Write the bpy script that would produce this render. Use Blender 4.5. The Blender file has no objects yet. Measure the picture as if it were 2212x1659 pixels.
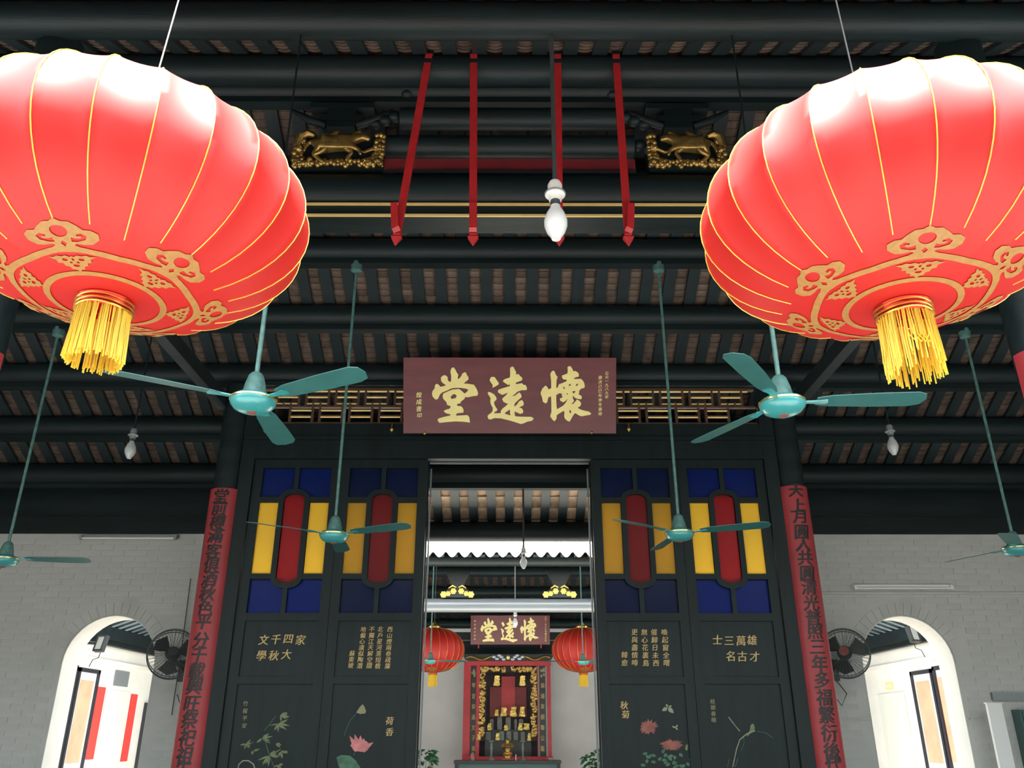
import bpy, bmesh, math, random
from mathutils import Vector, Matrix
random.seed(7)
SC = bpy.context.scene
COL = SC.collection
PI = math.pi
EYE = 1.6                       # camera height above the hall floor
FPX = 1789.0                    # focal length in pixels of the 2212x1659 frame
TH = math.radians(22.9)         # camera pitch
CT, ST = math.cos(TH), math.sin(TH)

# ------------------------------------------------------------------ camera, sky, sun, exposure
cam = bpy.data.cameras.new('camera')
cam.sensor_width = 36.0
cam.lens = FPX / 2212.0 * 36.0
cam.clip_start = 0.05
cam.clip_end = 300
camo = bpy.data.objects.new('camera', cam)
COL.objects.link(camo)
camo.location = (0, 0, EYE)
camo.rotation_euler = (math.radians(90) + TH, 0, -6.0 / FPX)
SC.camera = camo

world = bpy.data.worlds.new('sky')
SC.world = world
world.use_nodes = True
_bg = world.node_tree.nodes['Background']
_bg.inputs[0].default_value = (0.86, 0.97, 1.0, 1)
_bg.inputs[1].default_value = 4.0

sun = bpy.data.lights.new('sun', 'SUN')
sun.energy = 18.0
sun.angle = math.radians(2.0)
sun.color = (1.0, 0.95, 0.86)
suno = bpy.data.objects.new('sun', sun)
COL.objects.link(suno)
suno.location = (0, -6, 20)
suno.rotation_euler = (math.radians(18), 0, math.radians(2))   # high, from behind the camera

vs = SC.view_settings
vs.view_transform = 'Standard'
vs.look = 'None'
vs.exposure = 1.2
vs.gamma = 1.0
vs.use_curve_mapping = False

# ------------------------------------------------------------------ pixel -> place
def P(px, py, Y):
    """point seen at a pixel on the upright plane at depth Y"""
    a = (px - 1100.0) / FPX
    b = (829.5 - py) / FPX
    dy = CT - b * ST
    t = Y / dy
    return Vector((a * t, Y, EYE + (ST + b * CT) * t))

def PX(px, py, X):
    """point seen at a pixel on the upright side plane at X"""
    a = (px - 1100.0) / FPX
    b = (829.5 - py) / FPX
    t = X / a
    return Vector((X, (CT - b * ST) * t, EYE + (ST + b * CT) * t))

# ------------------------------------------------------------------ materials
MATS = {}
def mat(name, col, rough=0.5, metal=0.0, spec=0.5, var=0.0, scale=8.0, bump=0.0, bscale=None,
        coat=0.0, trans=0.0, tcol=None, emit=None, estr=0.0, stretch=None, sheen=0.0, objvar=0.0, col2=None):
    m = bpy.data.materials.new(name)
    m.use_nodes = True
    nt = m.node_tree
    N, L = nt.nodes, nt.links
    b = N['Principled BSDF']
    b.inputs['Base Color'].default_value = (*col, 1)
    b.inputs['Roughness'].default_value = rough
    b.inputs['Metallic'].default_value = metal
    b.inputs['Specular IOR Level'].default_value = spec
    b.inputs['Coat Weight'].default_value = coat
    b.inputs['Coat Roughness'].default_value = 0.25
    b.inputs['Sheen Weight'].default_value = sheen
    tc = mp = None
    if var or bump:
        tc = N.new('ShaderNodeTexCoord')
        mp = N.new('ShaderNodeMapping')
        if stretch:
            mp.inputs['Scale'].default_value = stretch
        L.new(tc.outputs['Object'], mp.inputs['Vector'])
    src = None
    if var:
        n = N.new('ShaderNodeTexNoise')
        n.inputs['Scale'].default_value = scale
        n.inputs['Detail'].default_value = 6
        L.new(mp.outputs[0], n.inputs['Vector'])
        r = N.new('ShaderNodeValToRGB')
        r.color_ramp.elements[0].position = 0.3
        r.color_ramp.elements[1].position = 0.7
        c2 = col2 or tuple(min(1, c * (1 + var)) for c in col)
        c1 = tuple(c * (1 - var) for c in col)
        r.color_ramp.elements[0].color = (*c1, 1)
        r.color_ramp.elements[1].color = (*c2, 1)
        L.new(n.outputs['Fac'], r.inputs[0])
        src = r.outputs[0]
    if objvar:
        oi = N.new('ShaderNodeObjectInfo')
        hs = N.new('ShaderNodeHueSaturation')
        mr = N.new('ShaderNodeMapRange')
        mr.inputs['To Min'].default_value = 1 - objvar
        mr.inputs['To Max'].default_value = 1 + objvar
        L.new(oi.outputs['Random'], mr.inputs[0])
        L.new(mr.outputs[0], hs.inputs['Value'])
        if src:
            L.new(src, hs.inputs['Color'])
        else:
            hs.inputs['Color'].default_value = (*col, 1)
        src = hs.outputs[0]
    if src:
        L.new(src, b.inputs['Base Color'])
    if bump:
        n2 = N.new('ShaderNodeTexNoise')
        n2.inputs['Scale'].default_value = bscale or scale * 4
        n2.inputs['Detail'].default_value = 4
        L.new(mp.outputs[0], n2.inputs['Vector'])
        bp = N.new('ShaderNodeBump')
        bp.inputs['Strength'].default_value = bump
        bp.inputs['Distance'].default_value = 0.01
        L.new(n2.outputs['Fac'], bp.inputs['Height'])
        L.new(bp.outputs[0], b.inputs['Normal'])
    if emit:
        b.inputs['Emission Color'].default_value = (*emit, 1)
        b.inputs['Emission Strength'].default_value = estr
    if trans:
        t = N.new('ShaderNodeBsdfTranslucent')
        t.inputs[0].default_value = (*(tcol or col), 1)
        mx = N.new('ShaderNodeMixShader')
        mx.inputs[0].default_value = trans
        L.new(b.outputs[0], mx.inputs[1])
        L.new(t.outputs[0], mx.inputs[2])
        L.new(mx.outputs[0], N['Material Output'].inputs['Surface'])
    MATS[name] = m
    return m

mat('dark_wood', (0.0075, 0.0150, 0.0165), 0.5, spec=0.28, var=0.35, scale=3, bump=0.15, bscale=30, stretch=(0.3, 3, 3))
mat('door_wood', (0.005, 0.012, 0.0125), 0.5, spec=0.3, var=0.25, scale=4, bump=0.1, bscale=40, stretch=(3, 3, 0.3))
mat('rafter_wood', (0.016, 0.025, 0.028), 0.5, var=0.3, scale=5, bump=0.1)
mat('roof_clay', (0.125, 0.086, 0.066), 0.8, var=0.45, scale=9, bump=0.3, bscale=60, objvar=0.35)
mat('eave_tile_lit', (0.66, 0.40, 0.25), 0.8, var=0.35, scale=7, bump=0.3, bscale=60, objvar=0.35, col2=(0.80, 0.62, 0.42))  # lighter copy of the roof tile colour, courtyard light painted in
mat('roof_top', (0.45, 0.38, 0.32), 0.8, var=0.3, scale=6)
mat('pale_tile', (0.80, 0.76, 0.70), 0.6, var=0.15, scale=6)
mat('deck_dark', (0.02, 0.02, 0.02), 0.9)
mat('whitewash', (0.53, 0.53, 0.51), 0.75, var=0.10, scale=2.2, bump=0.35, bscale=25, objvar=0.03)
mat('plaster', (0.84, 0.81, 0.75), 0.7, var=0.05, scale=2)
mat('plaster_grey', (0.56, 0.54, 0.52), 0.75, var=0.08, scale=1.5)
mat('stone_floor', (0.20, 0.20, 0.19), 0.6, var=0.2, scale=1.2, bump=0.2)
mat('rear_floor', (0.48, 0.46, 0.42), 0.6, var=0.2, scale=1.2)
mat('front_court_dark', (0.15, 0.155, 0.15), 0.7, var=0.2, scale=1.0)  # unseen front court floor, darkened so less light bounces indoors
mat('blocker_dark', (0.20, 0.205, 0.20), 0.8, var=0.2, scale=2.0)  # dark colour of the added light blockers behind the camera
mat('court_stone', (0.60, 0.58, 0.54), 0.7, var=0.2, scale=1.0)
mat('red_lacquer', (0.33, 0.031, 0.038), 0.42, var=0.15, scale=5, bump=0.1, bscale=30)
mat('red_faded', (0.17, 0.018, 0.024), 0.5, var=0.15, scale=5)
mat('red_rod', (0.42, 0.018, 0.022), 0.4, var=0.15, scale=12)
mat('plaque_red', (0.150, 0.029, 0.034), 0.36, var=0.15, scale=6, stretch=(0.4, 2, 2))
mat('gold_leaf', (1.0, 0.80, 0.27), 0.38, metal=0.0, spec=1.0, var=0.06, scale=9)
mat('gilt', (0.50, 0.32, 0.10), 0.34, metal=0.85, var=0.3, scale=14, bump=0.3, bscale=60)
mat('gilt_old', (0.40, 0.255, 0.08), 0.38, metal=0.8, var=0.35, scale=14, bump=0.3, bscale=60)
mat('gilt_bright', (0.95, 0.62, 0.12), 0.4, metal=0.1)
mat('gilt_dull', (0.55, 0.36, 0.13), 0.5, metal=0.4, var=0.3, scale=14)
mat('gold_paint', (0.50, 0.35, 0.14), 0.5, metal=0.2, var=0.2, scale=30)
mat('gold_faint', (0.24, 0.22, 0.12), 0.6)
mat('gold_line', (0.80, 0.55, 0.20), 0.45, metal=0.1)
mat('lattice_brown', (0.085, 0.045, 0.028), 0.5, var=0.2, scale=10)
mat('ink', (0.012, 0.012, 0.013), 0.5)
mat('lantern_red', (0.46, 0.013, 0.010), 0.54, spec=0.6, trans=0.15, tcol=(0.95, 0.05, 0.03))
mat('lantern_gold', (0.37, 0.18, 0.05), 0.55, metal=0.0, var=0.12, scale=60)
mat('lantern_rib', (0.90, 0.56, 0.10), 0.3, metal=0.35)
mat('foil_red', (0.55, 0.03, 0.02), 0.18, metal=0.6)
mat('foil_gold', (0.95, 0.66, 0.15), 0.2, metal=0.9)
mat('tassel_yellow', (1.0, 0.76, 0.06), 0.45, sheen=0.3, trans=0.35)
mat('fan_teal', (0.042, 0.29, 0.30), 0.25, coat=0.6, var=0.08, scale=14)
mat('fan_blade', (0.030, 0.125, 0.122), 0.35, var=0.1, scale=10)
mat('fan_rod', (0.08, 0.18, 0.165), 0.45, var=0.3, scale=30)
mat('brass', (0.80, 0.58, 0.24), 0.25, metal=0.9)
mat('steel_pipe', (0.10, 0.12, 0.13), 0.35, metal=0.5)
mat('porcelain', (0.86, 0.86, 0.82), 0.3)
mat('bulb_white', (0.93, 0.94, 0.95), 0.16, spec=0.6, trans=0.25)
mat('bulb_clear', (0.62, 0.64, 0.64), 0.1, spec=0.9, trans=0.3)
mat('glass_yellow', (0.80, 0.55, 0.06), 0.28, trans=0.72, tcol=(0.95, 0.74, 0.19), var=0.08, scale=3)
mat('glass_red', (0.42, 0.025, 0.035), 0.28, trans=0.72, tcol=(0.50, 0.062, 0.075), var=0.08, scale=3)
mat('glass_blue', (0.018, 0.036, 0.13), 0.2, trans=0.70, tcol=(0.024, 0.080, 0.34), var=0.08, scale=3)
mat('black_plastic', (0.03, 0.035, 0.035), 0.45)
mat('cage_wire', (0.10, 0.12, 0.12), 0.4, metal=0.5)
mat('cord_white', (0.42, 0.44, 0.42), 0.7)
mat('cord_dark', (0.05, 0.05, 0.05), 0.6)
mat('paper_red', (0.85, 0.06, 0.05), 0.7)
mat('paper_peach', (0.90, 0.40, 0.26), 0.8, var=0.15, scale=3)
mat('paper_pale', (0.74, 0.73, 0.66), 0.8)
mat('paper_white', (0.86, 0.86, 0.84), 0.8)
mat('frame_black', (0.03, 0.03, 0.04), 0.4)
mat('green_leaf', (0.035, 0.17, 0.075), 0.5, var=0.3, scale=8, objvar=0.2)
mat('paint_green', (0.045, 0.13, 0.075), 0.6, var=0.3, scale=20)
mat('paint_olive', (0.13, 0.155, 0.075), 0.6, var=0.3, scale=20)
mat('paint_pink', (0.50, 0.17, 0.17), 0.6, var=0.35, scale=14)
mat('paint_rust', (0.24, 0.075, 0.058), 0.6, var=0.3, scale=14)
mat('paint_pale', (0.25, 0.26, 0.18), 0.6, var=0.2, scale=14)
mat('clay_pot', (0.35, 0.15, 0.09), 0.7)
mat('shrine_red', (0.42, 0.030, 0.040), 0.4, var=0.15, scale=5)
mat('shrine_black', (0.022, 0.030, 0.030), 0.4)
mat('niche_dark', (0.030, 0.020, 0.024), 0.7)
mat('tablet_grey', (0.16, 0.18, 0.17), 0.5, var=0.2, scale=12)
mat('cloud_white', (0.55, 0.60, 0.68), 0.5)
mat('beam_grey', (0.13, 0.145, 0.16), 0.28, coat=0.4, var=0.2, scale=2, stretch=(0.2, 3, 3))
mat('metal_grey', (0.30, 0.33, 0.34), 0.4, metal=0.4)
mat('cabinet_green', (0.06, 0.13, 0.12), 0.5)

# ------------------------------------------------------------------ mesh helpers
OFF = {}
def _off(o):
    return OFF.get(o.name, Vector((0, 0, 0)))

def tag(o, label=None, cat=None, group=None, kind=None):
    if label: o['label'] = label
    if cat: o['category'] = cat
    if group: o['group'] = group
    if kind: o['kind'] = kind
    return o

def thing(name, label, cat, loc=(0, 0, 0), group=None, kind=None):
    o = bpy.data.objects.new(name, None)
    COL.objects.link(o)
    o.empty_display_size = 0.1
    o.location = loc
    OFF[o.name] = Vector(loc)
    return tag(o, label, cat, group, kind)

class MB:
    def __init__(self):
        self.v = []
        self.f = []
    def add(self, vs_, fs):
        n = len(self.v)
        self.v += [Vector(p) for p in vs_]
        self.f += [tuple(i + n for i in f) for f in fs]
        return self
    def box(self, c, s, rot=None):
        c = Vector(c)
        pts = []
        for z in (-1, 1):
            for y in (-1, 1):
                for x in (-1, 1):
                    p = Vector((x * s[0] / 2, y * s[1] / 2, z * s[2] / 2))
                    if rot is not None: p = rot @ p
                    pts.append(c + p)
        return self.add(pts, [(0, 2, 3, 1), (4, 5, 7, 6), (0, 1, 5, 4), (2, 6, 7, 3), (0, 4, 6, 2), (1, 3, 7, 5)])
    def span(self, x0, x1, y0, y1, z0, z1):
        return self.box(((x0 + x1) / 2, (y0 + y1) / 2, (z0 + z1) / 2), (abs(x1 - x0), abs(y1 - y0), abs(z1 - z0)))
    def bar(self, p0, p1, w, h, up=(0, 0, 1)):
        """box beam from p0 to p1, w across, h along up"""
        p0, p1 = Vector(p0), Vector(p1)
        d = (p1 - p0)
        L = d.length
        d.normalize()
        u = Vector(up)
        s = d.cross(u).normalized()
        u = s.cross(d).normalized()
        pts = []
        for t in (0, L):
            for a, b in ((-1, -1), (1, -1), (1, 1), (-1, 1)):
                pts.append(p0 + d * t + s * (a * w / 2) + u * (b * h / 2))
        return self.add(pts, [(3, 2, 1, 0), (4, 5, 6, 7), (0, 1, 5, 4), (1, 2, 6, 5), (2, 3, 7, 6), (3, 0, 4, 7)])
    def tube(self, path, r, n=8, caps=True):
        path = [Vector(p) for p in path]
        rs = r if isinstance(r, (list, tuple)) else [r] * len(path)
        rings = []
        ref = None
        for i, p in enumerate(path):
            d = (path[min(i + 1, len(path) - 1)] - path[max(i - 1, 0)])
            if d.length < 1e-9: d = Vector((0, 0, 1))
            d.normalize()
            if ref is None:
                ref = Vector((1, 0, 0)) if abs(d.x) < 0.8 else Vector((0, 1, 0))
            s = d.cross(ref).normalized()
            u = s.cross(d).normalized()
            ref = u
            ref = u.cross(d).cross(d) * -1 if False else u
            # keep a stable frame: use u as the next reference crossed back
            rings.append([p + (s * math.cos(2 * PI * k / n) + u * math.sin(2 * PI * k / n)) * rs[i] for k in range(n)])
        b = len(self.v)
        for g in rings: self.v += g
        for i in range(len(path) - 1):
            for k in range(n):
                a0 = b + i * n + k
                a1 = b + i * n + (k + 1) % n
                self.f.append((a0, a1, a1 + n, a0 + n))
        if caps:
            self.f.append(tuple(b + k for k in reversed(range(n))))
            self.f.append(tuple(b + (len(path) - 1) * n + k for k in range(n)))
        return self
    def cyl(self, p0, p1, r0, r1=None, n=16):
        return self.tube([p0, p1], [r0, r0 if r1 is None else r1], n)
    def lathe(self, prof, c=(0, 0, 0), n=24, caps=True):
        c = Vector(c)
        b = len(self.v)
        for r, z in prof:
            for k in range(n):
                a = 2 * PI * k / n
                self.v.append(c + Vector((r * math.cos(a), r * math.sin(a), z)))
        for i in range(len(prof) - 1):
            for k in range(n):
                a0 = b + i * n + k
                a1 = b + i * n + (k + 1) % n
                self.f.append((a0, a1, a1 + n, a0 + n))
        if caps:
            if prof[0][0] > 1e-6: self.f.append(tuple(b + k for k in reversed(range(n))))
            if prof[-1][0] > 1e-6: self.f.append(tuple(b + (len(prof) - 1) * n + k for k in range(n)))
        return self
    def ball(self, c, r, nu=12, nv=8, rot=None):
        if not isinstance(r, (list, tuple)): r = (r, r, r)
        c = Vector(c)
        b = len(self.v)
        for i in range(nv + 1):
            t = PI * i / nv
            for k in range(nu):
                a = 2 * PI * k / nu
                p = Vector((r[0] * math.sin(t) * math.cos(a), r[1] * math.sin(t) * math.sin(a), -r[2] * math.cos(t)))
                if rot is not None: p = rot @ p
                self.v.append(c + p)
        for i in range(nv):
            for k in range(nu):
                a0 = b + i * nu + k
                a1 = b + i * nu + (k + 1) % nu
                self.f.append((a0, a1, a1 + nu, a0 + nu))
        return self
    def prism(self, pts, off):
        """flat polygon (3D points) pushed out by the vector off"""
        off = Vector(off)
        n = len(pts)
        a = [Vector(p) for p in pts]
        return self.add(a + [p + off for p in a],
                        [tuple(range(n)), tuple(reversed(range(n, 2 * n)))] +
                        [(i, n + i, n + (i + 1) % n, (i + 1) % n) for i in range(n)])
    def build(self, name, m, parent=None, smooth=False, recalc=True):
        me = bpy.data.meshes.new(name)
        o0 = Vector((0, 0, 0))
        if parent is not None:
            o0 = _off(parent)
        me.from_pydata([tuple(p - o0) for p in self.v], [], self.f)
        if recalc:
            bm = bmesh.new()
            bm.from_mesh(me)
            bmesh.ops.recalc_face_normals(bm, faces=bm.faces)
            bm.to_mesh(me)
            bm.free()
        me.materials.append(MATS[m] if isinstance(m, str) else m)
        if smooth:
            for p in me.polygons: p.use_smooth = True
            try:
                me.set_sharp_from_angle(angle=math.radians(45))
            except Exception:
                pass
        o = bpy.data.objects.new(name, me)
        COL.objects.link(o)
        if parent is not None:
            o.parent = parent
            OFF[o.name] = o0.copy()
        return o

def single(name, mb, m, label, cat, smooth=False, group=None, kind=None):
    return tag(mb.build(name, m, None, smooth), label, cat, group, kind)

def dup(root, loc, rz=None, scale=None, label=None, group=None, skip=()):
    r = root.copy()
    COL.objects.link(r)
    r.location = loc
    if rz is not None: r.rotation_euler.z = rz
    if scale is not None: r.scale = (scale, scale, scale)
    if label: r['label'] = label
    if group: r['group'] = group
    for ch in list(root.children):
        if ch.name.split('.')[0] in skip: continue
        c = ch.copy()
        COL.objects.link(c)
        c.parent = r
        for g in list(ch.children):
            d = g.copy()
            COL.objects.link(d)
            d.parent = c
    return r

# ------------------------------------------------------------------ glyphs and filled outlines, made once
TXT = ("懷遠堂公元一九八九年歲次己巳年季冬重修煌成書印"
       "文千四家學秋大西山煙雨卷疏簾北戶星河落短檐不獨江天解空闊地偏心遠似陶潛蘇東坡荷香"
       "喚起窗全曙催歸日未西無心花裏鳥更與盡情啼韓愈雄才萬古三名士秋菊竹報平安春曉枝頭"
       "堂前樽滿客俱酒秋色平分千載興旺祭祀祖先德天上月圓人共圓清光普照三年多福繁衍後代"
       "琴宣章遠文子孫錦繡華國聯輝公蔭福")
ZI = {'tang': ([[(1043,293),(1060,305),(1088,345),(1105,385),(1140,435),(1130,475),(1128,522),(1165,495),(1195,455),(1215,410),(1262,385),(1285,400),(1300,440),(1330,480),(1328,525),(1290,555),(1240,600),(1300,600),(1430,620),(1465,670),(1495,730),(1510,790),(1490,828),(1420,835),(1310,858),(1270,850),(1250,890),(1190,935),(1175,970),(1110,985),(1125,1020),(1185,1020),(1220,1050),(1240,1100),(1232,1145),(1130,1155),(1105,1165),(1100,1200),(1310,1188),(1345,1225),(1360,1330),(1240,1315),(1090,1308),(950,1318),(790,1335),(760,1305),(752,1275),(775,1250),(860,1225),(990,1195),(992,1175),(920,1160),(875,1130),(872,1105),(920,1085),(975,1070),(998,1035),(985,1020),(930,1000),(915,945),(860,890),(845,835),(860,785),(905,765),(960,738),(1030,712),(1150,700),(1200,735),(1240,770),(1255,785),(1300,755),(1325,720),(1300,700),(1200,682),(1100,680),(1050,685),(1000,695),(920,735),(830,770),(795,805),(770,860),(750,895),(710,898),(660,845),(648,800),(655,745),(695,690),(705,625),(740,602),(775,625),(805,660),(850,650),(910,632),(860,600),(820,560),(812,490),(850,450),(895,442),(940,480),(938,520),(960,560),(995,570),(1005,530),(1005,450),(990,380),(1005,320)],
    [(1000,840),(1040,800),(1085,802),(1108,830),(1090,870),(1015,888),(992,855)]], 860),
 'yuan': ([[(360,475),(420,475),(465,540),(497,585),(497,615),(440,650),(380,680),(385,625),(328,545),(335,505)],
    [(760,280),(775,290),(800,340),(825,385),(820,430),(870,418),(895,455),(930,480),(942,520),(920,545),(820,580),(818,608),(880,600),(935,590),(960,620),(1005,625),(1028,690),(1018,720),(920,725),(850,750),(790,805),(745,835),(800,825),(845,790),(885,762),(920,805),(925,855),(860,910),(800,970),(790,1010),(798,1030),(840,990),(880,930),(930,905),(955,930),(970,985),(955,1010),(880,1045),(930,1060),(958,1105),(955,1145),(905,1168),(840,1140),(798,1120),(798,1190),(820,1212),(940,1218),(1105,1220),(1150,1245),(1150,1260),(1120,1295),(1040,1310),(960,1345),(910,1355),(850,1335),(720,1295),(540,1250),(420,1245),(345,1272),(305,1262),(288,1210),(305,1185),(365,1140),(385,1105),(385,1050),(350,985),(340,930),(345,870),(300,800),(290,770),(310,755),(350,765),(410,800),(445,845),(460,885),(450,905),(410,945),(415,985),(445,1045),(472,1080),(468,1108),(440,1120),(405,1155),(535,1150),(540,1105),(575,1060),(630,1020),(680,970),(655,975),(585,940),(562,885),(590,855),(640,810),(668,770),(565,812),(485,765),(485,720),(530,698),(640,665),(705,645),(705,615),(675,628),(580,565),(580,540),(610,515),(705,485),(712,420),(708,320),(725,290)],
    [(612,1150),(640,1130),(705,1085),(712,1120),(708,1150),(720,1195),(620,1165)]], 1020),
 'huai': ([[(400,355),(420,400),(435,440),(465,470),(445,540),(440,675),(465,675),(490,610),(560,585),(635,550),(635,525),(575,520),(550,490),(548,445),(590,430),(645,410),(655,370),(650,290),(670,272),(705,270),(735,310),(758,365),(800,362),(850,395),(865,435),(855,470),(800,480),(760,510),(820,512),(900,507),(940,545),(965,590),(975,660),(950,685),(910,690),(870,730),(868,780),(855,798),(905,820),(922,860),(900,892),(830,882),(785,860),(748,815),(752,870),(775,925),(735,970),(735,985),(760,975),(805,925),(822,895),(865,912),(900,950),(905,985),(890,1018),(842,1048),(890,1080),(960,1102),(1050,1120),(1095,1155),(1080,1180),(1000,1195),(910,1210),(860,1190),(795,1150),(765,1180),(725,1250),(690,1312),(640,1290),(600,1250),(590,1205),(595,1150),(585,1105),(500,1155),(450,1190),(445,1255),(408,1305),(370,1275),(328,1215),(330,1190),(350,1130),(348,1000),(342,830),(320,850),(295,850),(282,900),(270,950),(240,970),(190,940),(175,860),(148,790),(150,760),(180,690),(240,632),(270,660),(300,708),(345,680),(345,560),(335,470),(328,420),(345,380),(370,360)],
    [(440,815),(490,780),(545,785),(545,830),(560,850),(505,880),(520,925),(575,948),(610,925),(655,880),(620,950),(570,1010),(500,1050),(455,1075),(445,1020),(440,900)],
    [(565,670),(580,655),(605,690),(590,700)], [(670,630),(690,608),(715,605),(705,635),(690,642)],
    [(800,635),(830,600),(852,600),(840,630),(810,645)], [(740,745),(800,735),(790,760),(760,785)],
    [(635,780),(655,780),(660,800),(640,805)], [(688,1090),(705,1095),(725,1130),(700,1155),(688,1140)]], 1150)}

def mirror(pts):
    return pts + [(-x, y) for x, y in reversed(pts) if abs(x) > 1e-6]
def ell(cx, cy, rx, ry, n=14):
    return [(cx + rx * math.cos(2 * PI * k / n), cy + ry * math.sin(2 * PI * k / n)) for k in range(n)]
_hl = [(-.030,.028),(-.050,.026),(-.082,.034),(-.090,.050),(-.074,.062),(-.055,.057),(-.056,.049),(-.068,.051),(-.073,.046),(-.064,.040),(-.048,.041),(-.034,.046)]
CLOUD = [mirror([(-.060,-.004),(-.034,.012),(-.045,.018),(-.070,.012),(-.100,.012),(-.128,.028),(-.132,.052),(-.112,.072),(-.086,.074),(-.070,.090),(-.046,.108),(-.020,.112),(0,.126)]),
         ell(0, .074, .031, .024), [(-.011,.022),(0,.009),(.011,.022),(0,.036)], _hl, [(-x, y) for x, y in _hl]]
FLOR = [mirror([(0,-.062),(-.012,-.048),(-.026,-.046),(-.030,-.030),(-.046,-.026),(-.050,-.010),(-.068,-.008),(-.070,.010),(-.098,.024),(-.072,.026),(-.060,.034),(-.040,.030),(-.024,.036),(-.008,.028),(0,.034)]),
        ell(-.034,.012,.012,.008,8), ell(.034,.012,.012,.008,8), ell(0,-.022,.014,.008,8), ell(-.014,-.004,.006,.006,6), ell(.014,-.004,.006,.006,6), ell(0,.014,.006,.008,6)]

GLY, SHP = {}, {}
def prepare():
    tmp = []
    for ch in sorted(set(TXT)):
        cu = bpy.data.curves.new('g', 'FONT')
        cu.body = ch
        cu.size = 1.0
        cu.resolution_u = 2
        cu.extrude = 0.02
        o = bpy.data.objects.new('g', cu)
        COL.objects.link(o)
        tmp.append(('g', ch, o))
    def shape(key, loops, ext):
        cu = bpy.data.curves.new('s', 'CURVE')
        cu.dimensions = '2D'
        cu.fill_mode = 'BOTH'
        cu.extrude = ext
        for lp in loops:
            sp = cu.splines.new('POLY')
            sp.points.add(len(lp) - 1)
            for q, (x, y) in zip(sp.points, lp): q.co = (x, y, 0, 1)
            sp.use_cyclic_u = True
        o = bpy.data.objects.new('s', cu)
        COL.objects.link(o)
        tmp.append(('s', key, o))
    for k, (loops, ox) in ZI.items():
        shape(k, [[(ox + x / 8.733, -(760 + y / 8.733)) for x, y in lp] for lp in loops], 1.6)
    shape('cloud', CLOUD, 0)
    shape('floral', FLOR, 0)
    dg = bpy.context.evaluated_depsgraph_get()
    dg.update()
    for kind, key, o in tmp:
        me = o.evaluated_get(dg).to_mesh()
        vs_ = [tuple(v.co) for v in me.vertices]
        fs = [tuple(p.vertices) for p in me.polygons]
        if kind == 'g' and vs_:
            x0, x1 = min(v[0] for v in vs_), max(v[0] for v in vs_)
            y0, y1 = min(v[1] for v in vs_), max(v[1] for v in vs_)
            cx, cy = (x0 + x1) / 2, (y0 + y1) / 2
            vs_ = [(v[0] - cx, v[1] - cy, v[2]) for v in vs_]
        (GLY if kind == 'g' else SHP)[key] = (vs_, fs)
        o.evaluated_get(dg).to_mesh_clear()
    for kind, key, o in tmp:
        cu = o.data
        bpy.data.objects.remove(o)
        bpy.data.curves.remove(cu)
prepare()

_FINE = {}
def fine(ch):
    if ch not in _FINE:
        vs_, fs = GLY[ch]
        bm = bmesh.new()
        bv = [bm.verts.new(v) for v in vs_]
        for f in fs:
            try: bm.faces.new([bv[i] for i in f])
            except ValueError: pass
        bmesh.ops.triangulate(bm, faces=bm.faces)
        for _ in range(3):
            le = [e for e in bm.edges if abs(e.verts[0].co.x - e.verts[1].co.x) > .13]
            if le:
                bmesh.ops.subdivide_edges(bm, edges=le, cuts=1)
                bmesh.ops.triangulate(bm, faces=bm.faces)
        bm.verts.index_update()
        _FINE[ch] = ([tuple(v.co) for v in bm.verts], [tuple(v.index for v in f.verts) for f in bm.faces])
        bm.free()
    return _FINE[ch]

def glyph(mb, ch, c, size, ux=(1, 0, 0), uy=(0, 0, 1), un=(0, -1, 0), sx=1.0, shear=0.0, thick=1.0):
    vs_, fs = GLY[ch]
    c, ux, uy, un = Vector(c), Vector(ux), Vector(uy), Vector(un)
    for k, dx in enumerate((-.012, .012)):         # two passes give a bolder brush stroke
        mb.add([c + ux * ((v[0] + dx + shear * v[1]) * size * sx) + uy * (v[1] * size) + un * ((v[2] + .004 * k) * size * thick) for v in vs_], fs)

# ================================================================== THE SETTING
# roof line of the hall: rafter underside, measured above the eye
RIDGE_Y, SL = 5.24, 0.5
def zr(Y):
    if Y >= RIDGE_Y:
        return EYE + 7.53 - SL * min(Y, 9.3) - 0.42 * max(0, Y - 9.3)
    return EYE + 2.29 + SL * Y
HX = 6.9
EAVE_F, EAVE_B = 1.95, 10.55

single('floor', MB().span(-HX, HX, -0.6, 10.4, -0.1, 0.0), 'stone_floor', 'grey stone paving of the hall floor', 'floor', kind='structure')
single('floor_front_court', MB().span(-30, 30, -30, -0.6, -0.3, -0.12), 'front_court_dark', 'front court paving darkened to cut bounced light', 'ground', kind='structure')
single('floor_rear_court', MB().span(-HX, HX, 10.4, 13.9, -0.3, -0.12), 'court_stone', 'pale stone paving of the inner courtyard', 'ground', kind='structure')

# unseen hall added behind the camera to keep sky light out
fh = thing('front_light_blocker', 'unseen hall added behind the camera to block sky light', 'building', (0, -4.2, 0), kind='structure')
MB().span(-12, 12, -4.4, -4.1, -.12, 5.8).build('blocker_wall', 'blocker_dark', fh)
MB().span(-1.4, 1.4, -4.09, -4.04, -.12, 3.4).build('blocker_gate', 'dark_wood', fh)
MB().bar((0, -2.7, 5.3), (0, -7.0, 7.6), 26, .12).build('blocker_roof', 'blocker_dark', fh)
for sx, nm in ((-1, 'left'), (1, 'right')):  # unseen side walls, added along with the blocker for the lighting
    single('wall_blocker_' + nm, MB().span(sx * 9.0, sx * 9.3, -4.1, 1.9, -.12, 4.6), 'blocker_dark', 'unseen front court side wall added to block light, %s' % nm, 'wall', kind='structure')

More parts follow.
